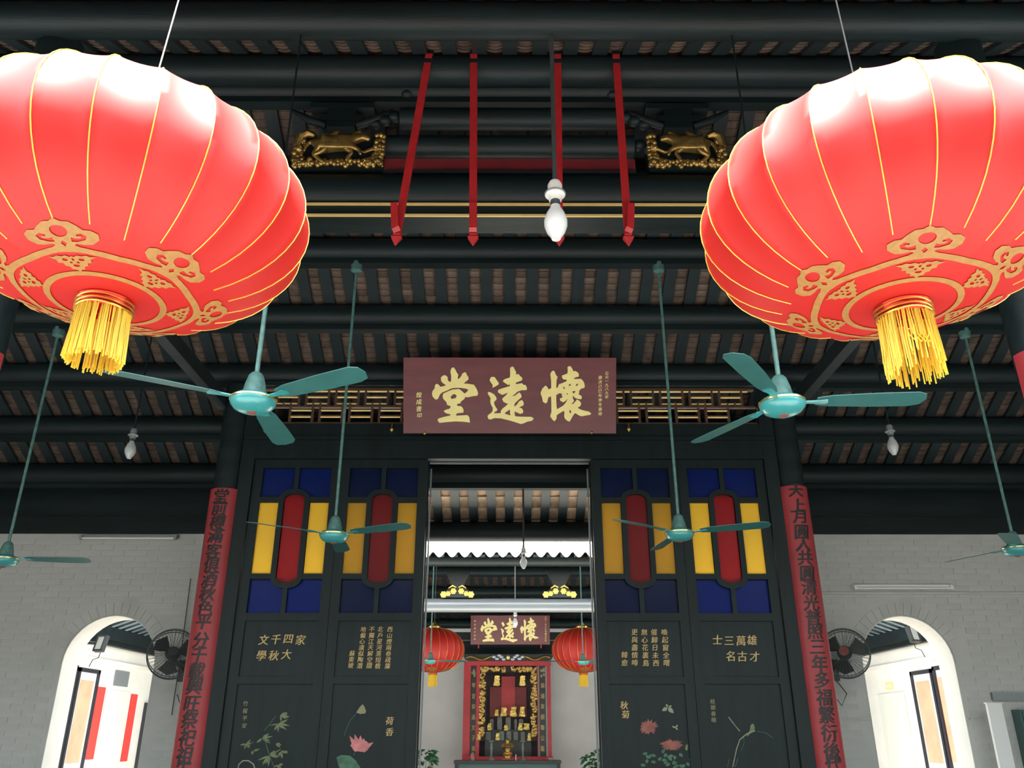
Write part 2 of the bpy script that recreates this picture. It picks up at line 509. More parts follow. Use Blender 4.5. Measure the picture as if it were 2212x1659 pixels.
ceiling = thing('ceiling', 'dark timber and clay tile roof over the front hall', 'roof', (0, RIDGE_Y, zr(RIDGE_Y)), kind='structure')
PUR = [2.4, 3.15, 3.9, 4.80, 5.24, 5.91, 6.58, 7.25, 7.92, 8.59, 9.26, 10.28]
for Y in PUR:
    r = 0.125 if Y > 9 else 0.115
    m = MB().tube([(-HX, Y, zr(Y) - r - 0.01), (HX, Y, zr(Y) - r - 0.01)], r, 16)
    m.build('purlin', 'dark_wood', ceiling, True)
    if 5 < Y < 10:                                   # the flat batten under each purlin
        MB().span(-HX, HX, Y - 0.05, Y + 0.05, zr(Y) - 2 * r - 0.055, zr(Y) - 2 * r - 0.005).build('purlin_batten', 'dark_wood', ceiling)
PITCH = 0.222
NR = 60
RX = [(-NR / 2 + i) * PITCH for i in range(NR + 1)]
def slope_pts(Y0, Y1, dz):
    return Vector((0, Y0, zr(Y0) + dz)), Vector((0, Y1, zr(Y1) + dz))
_raf = {}
for key, segs in (('f', [(EAVE_F, RIDGE_Y - 0.001)]), ('b', [(RIDGE_Y, 9.3), (9.3, EAVE_B)])):
    mb = MB()
    for y0, y1 in segs:
        a, b = slope_pts(y0, y1, 0.02)
        mb.bar(a, b, 0.108, 0.04)
    _raf[key] = mb
first = {}
for x in RX:
    for key in 'fb':
        if key not in first:
            o = _raf[key].build('rafter', 'rafter_wood', ceiling)
            first[key] = o
        else:
            o = first[key].copy()
            COL.objects.link(o)
        o.location = (x, 0, 0)
# tiles: a curved pan between two rafters, its head lip standing proud
def tile_geo(L=0.088, w=0.150, sag=0.020, t=0.010):
    vs_, n = [], 5
    for y in (0, L):
        dz = -0.012 if y == 0 else 0.0
        for k in range(n):
            u = -1 + 2 * k / (n - 1)
            vs_.append((u * w / 2, y, sag * u * u - sag * 0.4 + dz))
        for k in range(n):
            u = -1 + 2 * k / (n - 1)
            vs_.append((u * w / 2, y, sag * u * u - sag * 0.4 + dz + t))
    fs = []
    for k in range(n - 1):
        fs += [(k, k + 1, 2 * n + k + 1, 2 * n + k), (n + k, 3 * n + k, 3 * n + k + 1, n + k + 1),
               (k, n + k, n + k + 1, k + 1), (2 * n + k, 2 * n + k + 1, 3 * n + k + 1, 3 * n + k)]
    return vs_, fs
TV, TF = tile_geo()
EV, EF = tile_geo(L=0.235, w=0.152, sag=0.008, t=0.012)
def tile_meshdata(vs_, fs, slope, name, mm='roof_clay'):
    me = bpy.data.meshes.new(name)
    ca, sa = 1 / math.sqrt(1 + slope * slope), slope / math.sqrt(1 + slope * slope)
    me.from_pydata([(v[0], v[1] * ca - v[2] * sa, v[1] * sa + v[2] * ca) for v in vs_], [], fs)
    me.materials.append(MATS[mm])
    return me
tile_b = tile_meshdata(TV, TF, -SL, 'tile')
tile_e = tile_meshdata(EV, EF, -0.42, 'tile', 'eave_tile_lit')
stuff = MB()
ntile = 0
CX = [x + PITCH / 2 for x in RX[:-1]]
def put_tile(me, x, Y, dz=0.042):
    o = bpy.data.objects.new('tile', me)
    COL.objects.link(o)
    o.parent = ceiling
    o.location = Vector((x + random.uniform(-.004, .004), Y, zr(Y) + dz + random.uniform(-.003, .003))) - OFF['ceiling']
    o.rotation_euler = (random.uniform(-.012, .012), random.uniform(-.02, .02), random.uniform(-.03, .03))
def put_stuff(vs_, fs, x, Y, slope, dz=0.042):
    ca, sa = 1 / math.sqrt(1 + slope * slope), slope / math.sqrt(1 + slope * slope)
    jx, jz, jr = random.uniform(-.004, .004), random.uniform(-.003, .003), random.uniform(-.03, .03)
    z0 = zr(Y) + dz + jz
    stuff.add([(x + jx + v[0] - jr * v[1], Y + v[1] * ca - v[2] * sa, z0 + v[1] * sa + v[2] * ca) for v in vs_], fs)
step = 0.064
Y = RIDGE_Y + 0.02
while Y < 9.22:
    for x in CX:
        near = (6.66 < Y < 7.16 and abs(x) < 2.1) or (7.34 < Y < 7.80 and abs(x) < 1.0)
        if near and ntile < 250:
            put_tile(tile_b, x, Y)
            ntile += 1
        else:
            put_stuff(TV, TF, x, Y, -SL)
    Y += step
Y = 9.24
while Y < EAVE_B:
    for x in CX:
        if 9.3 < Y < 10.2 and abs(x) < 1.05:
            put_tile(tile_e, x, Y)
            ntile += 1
        else:
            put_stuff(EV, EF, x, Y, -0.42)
    Y += 0.21
Y = EAVE_F
while Y < RIDGE_Y - 0.05:
    for x in CX:
        put_stuff(TV, TF, x, Y, SL)
    Y += step
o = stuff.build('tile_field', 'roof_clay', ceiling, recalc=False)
tag(o, kind='stuff')
m = MB()
for y0, y1 in ((EAVE_F - 0.05, RIDGE_Y), (RIDGE_Y, 9.3), (9.3, EAVE_B + 0.03)):
    a, b = slope_pts(y0, y1, 0.13)
    m.bar(a, b, 2 * HX + 0.2, 0.06)
m.build('roof_covering', 'roof_top', ceiling)
# scalloped dark drip tiles along the rear eave
for x in CX:
    if abs(x) > 2.6: continue
    pts = [(x - .10, EAVE_B + .03, zr(EAVE_B) + .10), (x - .10, EAVE_B + .03, zr(EAVE_B) + .05)]
    pts += [(x - .10 + .2 * k / 6, EAVE_B + .03, zr(EAVE_B) + .05 - .035 * math.sin(PI * k / 6)) for k in range(1, 6)]
    pts += [(x + .10, EAVE_B + .03, zr(EAVE_B) + .05), (x + .10, EAVE_B + .03, zr(EAVE_B) + .10)]
    MB().prism(pts, (0, .015, 0)).build('drip_tile', 'roof_clay', ceiling)

# side walls of the hall
for s, nm in ((-1, 'left'), (1, 'right')):
    x0, x1 = s * HX, s * (HX + 0.3)
    m = MB()
    prof = [(1.9, 0), (9.7, 0), (9.7, zr(9.7) + .1), (RIDGE_Y, zr(RIDGE_Y) + .1), (1.9, zr(1.9) + .1)]
    m.prism([(x0, y, z) for y, z in prof], (s * 0.3, 0, 0))
    single('wall_' + nm, m, 'whitewash', 'whitewashed %s gable wall of the hall' % nm, 'wall', kind='structure')

# back walls with an arched doorway in each side bay
WY, WT = 9.5, 0.34
WTOP = P(300, 1154, WY).z
ARC_X, ARC_R = 4.36, 0.505
ARC_TOP = P(246, 1330, WY).z
ARC_S = ARC_TOP - ARC_R
def arch_pts(cx, r, zs, n=20):
    return [(cx - r, 0.0)] + [(cx - r * math.cos(PI * k / n), zs + r * math.sin(PI * k / n)) for k in range(n + 1)] + [(cx + r, 0.0)]
brick_me = None
for s, nm in ((-1, 'left'), (1, 'right')):
    w = thing('wall_back_' + nm, 'whitewashed brick back wall with arched doorway beyond the %s column' % nm, 'wall', (s * ARC_X, WY, 0), kind='structure')
    xa, xb = 2.95, HX
    prof = arch_pts(ARC_X, ARC_R, ARC_S)
    # outer polygon with the doorway notched out of the bottom edge
    poly = [(xa, 0)] + prof + [(xb, 0), (xb, WTOP), (xa, WTOP)]
    cu = []
    m = MB()
    # split into columns around the arch so that faces stay simple
    left = [(xa, 0), (ARC_X - ARC_R, 0), (ARC_X - ARC_R, WTOP), (xa, WTOP)]
    right = [(ARC_X + ARC_R, 0), (xb, 0), (xb, WTOP), (ARC_X + ARC_R, WTOP)]
    for q in (left, right):
        m.prism([(s * x, WY, z) for x, z in q], (0, WT, 0))
    ar = prof[1:-1]
    for (ax, az), (bx, bz) in zip(ar[:-1], ar[1:]):
        m.prism([(s * ax, WY, az), (s * bx, WY, bz), (s * bx, WY, WTOP), (s * ax, WY, WTOP)], (0, WT, 0))
    m.build('wall_body', 'whitewash', w)
    # smooth plaster lining of the opening
    m = MB()
    for (ax, az), (bx, bz) in zip(prof[:-1], prof[1:]):
        k = 0.988
        def ins(x, z):
            return (ARC_X + (x - ARC_X) * k, z if z < ARC_S else ARC_S + (z - ARC_S) * k)
        (cx_, cz), (dx_, dz) = ins(ax, az), ins(bx, bz)
        m.add([(s * ax, WY - .004, az), (s * bx, WY - .004, bz), (s * bx, WY + WT + .004, bz), (s * ax, WY + WT + .004, az),
               (s * cx_, WY - .004, cz), (s * dx_, WY - .004, dz), (s * dx_, WY + WT + .004, dz), (s * cx_, WY + WT + .004, cz)],
              [(0, 1, 5, 4), (4, 5, 6, 7), (3, 7, 6, 2)])
    m.build('arch_reveal', 'plaster', w, recalc=False)
    # bricks under the whitewash
    bw, bh, j = 0.262, 0.0655, 0.005
    if brick_me is None:
        bb = MB().box((0, 0, 0), (bw - j, 0.006, bh - j))
        bo = bb.build('brick', 'whitewash')
        brick_me = bo.data
        bpy.data.objects.remove(bo)
    rest = MB()
    cnt = 0
    rows = int(WTOP / bh)
    for r_ in range(rows - 1, -1, -1):
        z = (r_ + .5) * bh
        off = (r_ % 2) * bw / 2
        k = 0
        while True:
            x = xa + .01 + off + (k + .5) * bw
            k += 1
            if x + bw / 2 > xb: break
            # clear of the arch ring
            dx = max(0, abs(x - ARC_X) - bw / 2)
            if z < ARC_S:
                if dx < ARC_R + .02: continue
            elif math.hypot(dx, max(0, z - bh / 2 - ARC_S)) < ARC_R + .15: continue
            dy = random.uniform(-.0015, .0025)
            loc = Vector((s * x + random.uniform(-.002, .002), WY - .001 - dy, z + random.uniform(-.002, .002)))
            if cnt < 290 and x < 5.75 and z > 1.25:
                o = bpy.data.objects.new('brick', brick_me)
                COL.objects.link(o)
                o.parent = w
                o.location = loc - OFF[w.name]
                cnt += 1
            else:
                rest.box(loc, (bw - j, .006, bh - j))
    tag(rest.build('brick_field', 'whitewash', w, recalc=False), kind='stuff')
    # ring of arch bricks
    for k in range(21):
        a = PI * (k + .5) / 21
        R = Matrix.Rotation(-(PI / 2 - a) * (1 if s < 0 else -1) * -1, 3, 'Y')
        c = (s * (ARC_X - (ARC_R + .075) * math.cos(a)), WY - .002, ARC_S + (ARC_R + .075) * math.sin(a))
        R = Matrix.Rotation(math.atan2(s * -math.cos(a), math.sin(a)), 3, 'Y')
        MB().box(c, (0.076, .012, .13), R).build('arch_brick', 'whitewash', w)
    # dark beam over the wall up to the roof
    MB().span(s * 2.9, s * HX, WY - .03, WY + .2, WTOP, WTOP + 0.20).build('wall_plate', 'dark_wood', w)
    MB().span(s * 2.9, s * HX, WY + .0, WY + .16, WTOP + 0.20, zr(WY) + .02).build('fascia_board', 'dark_wood', w)

# fluorescent fittings and ledge on those walls
def tube_light(px0, px1, py, label, cold):
    a, b = P(px0, py, WY - .05), P(px1, py, WY - .05)
    t = thing('tube_light', label, 'light', ((a.x + b.x) / 2, WY, a.z))
    MB().span(a.x, b.x, WY - .045, WY - .004, a.z - .006, a.z + .03).build('housing', cold, t)
    MB().tube([(a.x + .03, WY - .06, a.z - .012), (b.x - .03, WY - .06, a.z - .012)], .013, 10).build('tube', 'porcelain', t, True)
    for x in (a.x + .02, b.x - .02):
        MB().box((x, WY - .055, a.z - .004), (.03, .04, .045)).build('end_socket', cold, t)
tube_light(174, 384, 1161, 'thin dark strip light fitting high on the left white wall', 'metal_grey')
tube_light(1844, 2060, 1268, 'white strip light fitting on the right wall above the arch', 'porcelain')
a = P(1780, 1280, WY)
single('trim_1', MB().span(2.95, HX, WY - .022, WY - .003, a.z - .02, a.z + .005), 'whitewash', 'narrow painted ledge along the right white wall', 'ledge', kind='structure')
a = P(1900, 1552, WY)
single('trim_2', MB().span(2.95, 3.85, WY - .02, WY - .003, a.z - .012, a.z + .008).span(4.9, 5.05, WY - .02, WY - .003, a.z - .012, a.z + .008), 'whitewash', 'low painted ledge line beside the right arch', 'ledge', kind='structure')

# ================================================================== CORRIDORS BEHIND THE ARCHES
AX = 6.2
for s, nm in ((-1, 'left'), (1, 'right')):
    single('wall_corridor_' + nm, MB().span(s * AX, s * (AX + .25), 9.86, 17.5, 0, P(250, 1408, WY).z + .55), 'plaster',
           'bright white corridor wall seen through the %s arch' % nm, 'wall', kind='structure')
    single('floor_corridor_' + nm, MB().span(s * 3.4, s * AX, 10.4, 17.5, -.1, 0), 'court_stone', 'stone floor of the %s corridor' % nm, 'floor', kind='structure')
    # lean-to roof of slats rising away from the wall
    zb = PX(250, 1392, -AX).z
    zcn = PX(247, 1432, -AX).z
    lean = thing('ceiling_corridor_' + nm, 'open slatted lean-to roof seen through the %s arch' % nm, 'roof', (s * AX, 12, zb), kind='structure')
    MB().span(s * (AX - .16), s * AX, 9.9, 17, zb + .02, zb + .2).build('beam', 'dark_wood', lean)
    MB().span(s * (AX - .10), s * AX, 9.9, 17, zb - .05, zb + .02).build('beam_moulding', 'dark_wood', lean)
    MB().span(s * (AX - .05), s * AX, 9.9, 17, zcn - .03, zcn + .02).build('cornice', 'plaster', lean)
    for k in range(30):
        y = 9.95 + k * .24
        MB().bar((s * AX, y, zb + .2), (s * 3.3, y, zb + .2 + (AX - 3.3) * .36), .14, .05).build('slat', 'rafter_wood', lean)

def on_wall(name, m, s, pts, label, cat, th=.02, out=0.0, group=None):
    """flat panel hung on a corridor wall, from the pixels of its corners (mirrored side for s=+1)"""
    q = [PX(x, y, s * AX) for x, y in pts]
    ys, zs = [p.y for p in q], [p.z for p in q]
    y0, y1 = (ys[0] + ys[3]) / 2, (ys[1] + ys[2]) / 2
    z1, z0 = (zs[0] + zs[1]) / 2, (zs[2] + zs[3]) / 2
    return min(y0, y1), max(y0, y1), min(z0, z1), max(z0, z1)
def panel(s, r, t, o=0.0):
    o += .004
    return MB().span(s * (AX - o), s * (AX - o - t), r[0], r[1], r[2], r[3])
def c5(x, y): return (60 + x / 4.7525, 1310 + y / 4.7525)
def c8(x, y): return (1650 + x / 2.518, 1000 + y / 2.518)
# left corridor
for pts, lab in (([c5(715, 820), c5(803, 835), c5(675, 1572), c5(590, 1570)], 'red paper couplet strip beside the black picture frame, through left arch'),
                 ([c5(1066, 896), c5(1132, 908), c5(1020, 1592), c5(955, 1590)], 'red paper couplet strip farthest from the picture frame, through left arch')):
    r = on_wall('', None, -1, pts, '', '')
    t = thing('paper_strip', lab, 'scroll', (-AX, r[0], r[2]), group='red paper strips on the corridor wall')
    panel(-1, r, .008).build('paper', 'paper_red', t)
    m = MB()
    n = 7
    for i, ch in enumerate('福德光照千年春'):
        glyph(m, ch, (-AX + .010, (r[0] + r[1]) / 2, r[3] - (i + .6) * (r[3] - r[2]) / n), (r[1] - r[0]) * .5, ux=(0, 1, 0), uy=(0, 0, 1), un=(1, 0, 0), thick=.1)
    m.build('lettering', 'paint_pink', t)
r = on_wall('', None, -1, [c5(905, 645), c5(1043, 680), c5(1020, 835), c5(883, 805)], '', '')
single('wall_plate_panel', panel(-1, r, .015), 'metal_grey', 'small grey square panel high on the left corridor wall', 'panel')
r = on_wall('', None, -1, [c5(815, 837), c5(1050, 892), c5(940, 1659), c5(682, 1659)], '', '')
single('notice_sheet', panel(-1, (r[0], r[1], r[2] - .5, r[3]), .006), 'paper_pale', 'pale blank sheet between two red paper strips', 'paper')
def picture(s, pts, ppts, lab, withart=True):
    r = on_wall('', None, s, pts, '', '')
    r = (r[0], r[1], r[2] - .3, r[3])
    t = thing('framed_picture', lab, 'picture', (s * AX, r[0], r[2]), group='framed scroll pictures in the corridors')
    b = .055
    panel(s, r, .012).build('mount', 'paper_white', t)
    for q in ((r[0], r[0] + b, r[2], r[3]), (r[1] - b, r[1], r[2], r[3]), (r[0], r[1], r[3] - b, r[3]), (r[0], r[1], r[2], r[2] + b)):
        panel(s, q, .04).build('frame_bar', 'frame_black', t)
    if ppts:
        q = on_wall('', None, s, ppts, '', '')
        panel(s, q, .004, .012).build('picture_sheet', 'paper_peach', t)
        m = MB()
        cy, cz, hh = (q[0] + q[1]) / 2, q[3] - (q[3] - q[2]) * .25, (q[1] - q[0])
        for k in range(5):
            m.ball((s * (AX - .017), cy + random.uniform(-.2, .2) * hh, cz + random.uniform(-.5, .4) * hh), (.002, hh * random.uniform(.12, .26), hh * random.uniform(.12, .34)), 10, 6)
        m.build('painted_figure', 'paint_pink' if s > 0 else 'paper_white', t)
picture(-1, [c5(508, 615), c5(722, 662), c5(560, 1659), c5(335, 1659)], [c5(530, 745), c5(672, 770), c5(525, 1610), c5(388, 1610)], 'black framed picture on peach paper beside a red strip, through left arch')
picture(-1, [c5(330, 575), c5(492, 608), c5(310, 1659), c5(160, 1659)], [c5(395, 720), c5(440, 730), c5(285, 1600), c5(240, 1600)], 'black framed picture half hidden behind the left arch edge')
picture(1, [c8(922, 1115), c8(808, 1140), c8(905, 1659), c8(1030, 1659)], [c8(910, 1180), c8(838, 1190), c8(910, 1632), c8(990, 1635)], 'black framed flower picture nearer the inner side of the right arch')
picture(1, [c8(1055, 1080), c8(932, 1115), c8(1035, 1659), c8(1170, 1659)], [c8(1030, 1155), c8(957, 1165), c8(1035, 1630), c8(1085, 1632)], 'black framed flower picture half hidden by the right arch edge')
r = on_wall('', None, 1, [c8(706, 1190), c8(670, 1196), c8(672, 1233), c8(710, 1228)], '', '')
t = thing('switch_plate', 'small cream notice plate on the right corridor wall', 'plate', (AX, r[0], r[2]))
panel(1, r, .012).build('plate', 'gold_leaf', t)
panel(1, (r[0] + .03, r[1] - .03, r[2] + .03, r[3] - .03), .004, .012).build('inset', 'paper_pale', t)
r = on_wall('', None, 1, [c8(770, 1240), c8(635, 1262), c8(690, 1659), c8(840, 1659)], '', '')
single('door_1', panel(1, (r[0], r[1], 0, r[3]), .02), 'paper_pale', 'plain pale door panel on the right corridor wall', 'door', kind='structure')
r = on_wall('', None, -1, [c5(1200, 985), c5(1290, 1000), c5(1230, 1470), c5(1130, 1470)], '', '')
single('door_2', panel(-1, (r[0], r[0] + .5, 0, r[3]), .05), 'frame_black', 'dark doorway panel at the far end of the left corridor wall', 'door', kind='structure')
# floodlights bracketed off the corridor beams
def flood(s, px, py, hp, lab):
    Y = 10.75
    c = P(px, py, Y)
    t = thing('floodlight', lab, 'lamp', c, group='corridor floodlights')
    R = Matrix.Rotation(math.radians(18) * s, 3, 'Z') @ Matrix.Rotation(math.radians(-14), 3, 'X')
    MB().box(c, (.13, .05, .20), R).build('housing', 'black_plastic', t)
    MB().box(c + R @ Vector((0, -.03, 0)), (.095, .012, .155), R).build('lens', 'paper_white', t)
    for a_, b_, w_, h_ in ((0, .09, .13, .02), (0, -.09, .13, .02), (-.056, 0, .018, .2), (.056, 0, .018, .2)):
        MB().box(c + R @ Vector((a_, -.03, b_)), (w_, .025, h_), R).build('bezel', 'black_plastic', t)
    MB().tube([c + Vector((0, .03, 0)), c + Vector((s * .2, .1, .02)), Vector((s * (AX - .003), Y + .2, PX(250, 1392, -AX).z - .18))], .018, 8).build('bracket', 'black_plastic', t, True)
    MB().tube([c + Vector((-.0, .02, -.08)), c + Vector((s * .03, .05, -.16)), c + Vector((s * .12, .1, -.18)), c + Vector((s * .16, .12, -.26))], .005, 6).build('cable', 'cord_dark', t, True)
flood(-1, 221, 1391, 1, 'small grey floodlight on a bracket inside the left arch')
flood(1, 1973, 1370, 1, 'small grey floodlight on a bracket inside the right arch')

# white post and cabinet at the right edge
a, b = P(2131, 1520, WY - .25), P(2162, 1517, WY - .25)
t = thing('door_jamb_post', 'cream upright post standing before the wall at the right edge', 'post', ((a.x + b.x) / 2, WY - .2, 0))
MB().span(a.x, b.x, WY - .28, WY - .24, 0, a.z).build('shaft', 'paper_white', t)
MB().span(a.x - .01, b.x + .01, WY - .285, WY - .235, a.z, a.z + .012).build('cap', 'plaster', t)
a, b = P(2142, 1496, WY - .02), P(2203, 1513, WY - .02)
single('lintel_stone', MB().span(a.x, b.x + .3, WY - .05, WY - .004, b.z, a.z), 'metal_grey', 'short grey lintel slab on the wall at the right edge', 'lintel')
a, b = P(2197, 1533, WY - .1), P(2290, 1659, WY - .1)
t = thing('wall_cabinet', 'dark green cabinet against the wall at the right edge', 'cabinet', ((a.x + b.x) / 2, WY - .1, 0))
MB().span(a.x, b.x, WY - .16, WY - .008, 0, a.z).build('body', 'cabinet_green', t)
MB().span(a.x + .02, b.x - .02, WY - .18, WY - .16, .1, a.z - .02).build('door', 'cabinet_green', t)

# ================================================================== COLUMNS AND COUPLETS
def column(s, X, Y, lab):
    t = thing('column', lab, 'column', (s * X, Y, 0), group='round timber columns')
    top = zr(Y) - .25
    MB().lathe([(.135, .28), (.135, top)], (s * X, Y, 0), 24).build('shaft', 'dark_wood', t, True)
    MB().lathe([(.22, 0), (.22, .1), (.17, .14), (.19, .2), (.15, .28)], (s * X, Y, 0), 24).build('stone_base', 'stone_floor', t, True)
def couplet(s, X, Y, ztop, text, lab, size, zlist, z0=.5):
    t = thing('couplet_board', lab, 'board', (s * X, Y, z0), group='red couplet boards on the columns')
    m = MB()
    n, R0, R1 = 20, .140, .153
    vv = []
    for z in (z0, ztop):
        for R in (R0, R1):
            for k in range(n + 1):
                a_ = PI + PI * k / n
                vv.append((s * X + R * math.cos(a_), Y + R * math.sin(a_), z))
    q = n + 1
    ff = []
    for k in range(n):
        ff += [(q + k, q + k + 1, 3 * q + k + 1, 3 * q + k), (k, 2 * q + k, 2 * q + k + 1, k + 1),
               (2 * q + k, 3 * q + k, 3 * q + k + 1, 2 * q + k + 1), (k, k + 1, q + k + 1, q + k)]
    m.add(vv, ff + [(0, q, 3 * q, 2 * q), (n, 2 * q + n, 3 * q + n, q + n)])
    m.build('board', 'red_lacquer', t, True)
    for ch, z in zip(text, zlist):
        if ch not in GLY: continue
        m = MB()
        vs_, fs = fine(ch)
        R = .1575
        for k, (dx, dz) in enumerate(((-.02, .01), (.02, -.01), (0, .015))):
            pts = []
            for v in vs_:
                a_ = -PI / 2 + (v[0] + dx + .12 * v[1]) * size / R
                rr = R + v[2] * .09 + .0003 * k
                pts.append((s * X + rr * math.cos(a_), Y + rr * math.sin(a_), z + (v[1] + dz) * size * .98))
            m.add(pts, fs)
        m.build('character', 'ink', t)
CYR = 7.95
CXR = 2.785
zl = [P(470, 1000 + y / 2.518, CYR - .15).z for y in (180, 245, 320, 395, 480, 555, 630, 710, 790, 865, 965, 1045, 1130, 1215, 1310, 1400, 1495, 1590, 1665)]
zrr = [P(1725, 1000 + y / 2.518, CYR - .15).z for y in (148, 230, 290, 375, 440, 515, 600, 675, 760, 840, 915, 1000, 1090, 1180, 1275, 1370, 1470, 1570, 1640)]
ZC = P(478, 1054, CYR - .15).z
for s, lab in ((-1, 'dark round column behind the left red couplet board'), (1, 'dark round column behind the right red couplet board')):
    column(s, CXR, CYR, lab)
couplet(-1, CXR, CYR, ZC, '堂前樽滿客俱酒秋色平分千載興旺祭祀祖先德', 'red couplet board with black brush characters on the left column', .155, zl)
couplet(1, CXR, CYR, ZC + .03, '天上月圓人共圓清光普照三年多福繁衍後代春', 'red couplet board with black brush characters on the right column', .155, zrr)
FY = 4.05
for s, lab in ((-1, 'dark front column at the left picture edge'), (1, 'dark front column at the right picture edge')):
    column(s, 2.87, FY, lab)
zf = P(10, 742, FY - .15).z
couplet(-1, 2.87, FY, zf, '', 'red couplet board just entering at the left picture edge', .15, [])
couplet(1, 2.87, FY, zf, '', 'red couplet board just entering at the right picture edge', .15, [])
# tie beams running from the front columns to the rear ones
for s, nm in ((-1, 'left'), (1, 'right')):
    z = P(490, 862, 7.9).z
    single('tie_beam', MB().span(s * 2.89, s * 2.99, FY, CYR, z - .1, z + .04), 'rafter_wood',
           'slim dark tie beam running back to the %s column' % nm, 'beam', group='tie beams along the column rows')

# ================================================================== BEAM UNDER THE RIDGE, GILT BLOCKS, STACKED BEAMS
BY = RIDGE_Y
zt, zl1, zl2 = P(1100, 385, BY).z, P(1100, 440, BY - .12).z, P(1100, 465, BY - .12).z
bm_ = thing('crossbeam', 'large dark crossbeam edged with two gold lines behind the red rods', 'beam', (0, BY, zl2))
MB().tube([(-3.0, BY, (zt + zl1) / 2), (3.0, BY, (zt + zl1) / 2)], (zt - zl1) / 2 - .002, 20).build('log', 'dark_wood', bm_, True)
MB().span(-3.0, 3.0, BY - .11, BY + .11, zl2 - .005, zl1 + .01).build('lower_board', 'dark_wood', bm_)
MB().span(-3.0, 3.0, BY - .122, BY - .108, zl1 - .012, zl1 + .006).build('gold_line', 'gold_line', bm_)
MB().span(-3.0, 3.0, BY - .122, BY - .108, zl2 - .008, zl2 + .010).build('gold_line', 'gold_line', bm_)
rb = P(1100, 345, BY - .08).z
MB().span(-.955, .955, BY - .125, BY - .095, zt - .03, P(1100, 369, BY - .12).z).build('fillet', 'dark_wood', bm_)
single('red_board', MB().span(-.955, .955, BY - .09, BY - .03, zt, rb), 'red_faded', 'dull red board lying on the crossbeam between two gilt blocks', 'board')
# stacked beams, each shorter than the one below
for z0, z1, hw, lab, r_ in ((P(1100, 335, BY).z - .03, P(1100, 335, BY).z + .15, .96, 'lowest of three stacked dark beams above the red board', .07),
                        (P(1100, 275, BY).z - .03, P(1100, 275, BY).z + .15, .86, 'middle of three stacked dark beams above the red board', .07),
                        (P(1100, 202, BY).z - .03, P(1100, 202, BY).z + .08, .62, 'shortest dark beam just under the roof ridge', .06)):
    t = thing('stacked_beam', lab, 'beam', (0, BY, z0), group='stacked beams under the ridge')
    MB().tube([(-hw, BY - .02, (z0 + z1) / 2), (hw, BY - .02, (z0 + z1) / 2)], (z1 - z0) / 2, 16).build('log', 'dark_wood', t, True)
    for s in (-1, 1):
        for k in range(3):
            MB().ball((s * (hw + .05 + .075 * k), BY - .04, (z0 + z1) / 2 - .035 * k), (.06, .05, .045), 12, 8).build('scroll_end', 'dark_wood', t, True)
for s, nm in ((-1, 'left'), (1, 'right')):
    t = thing('bracket_cluster', 'dark stepped bracket blocks above the %s gilt horse block' % nm, 'bracket', (s * 1.32, BY, P(730, 290, BY).z), group='dark bracket blocks')
    z = P(730, 290, BY).z
    for k, (w_, h_) in enumerate(((.22, .06), (.34, .05), (.22, .06), (.50, .05))):
        MB().box((s * 1.32, BY, z + .035), (w_, .16, h_)).build('block', 'dark_wood', t)
        z += h_ + .004
    for k in (-1, 1):
        MB().tube([(s * 1.32 + k * .12, BY - .05, z - .2), (s * 1.32 + k * .25, BY - .07, z - .16), (s * 1.32 + k * .4, BY - .05, z - .05)], [.03, .035, .015], 8).build('bracket_arm', 'dark_wood', t, True)

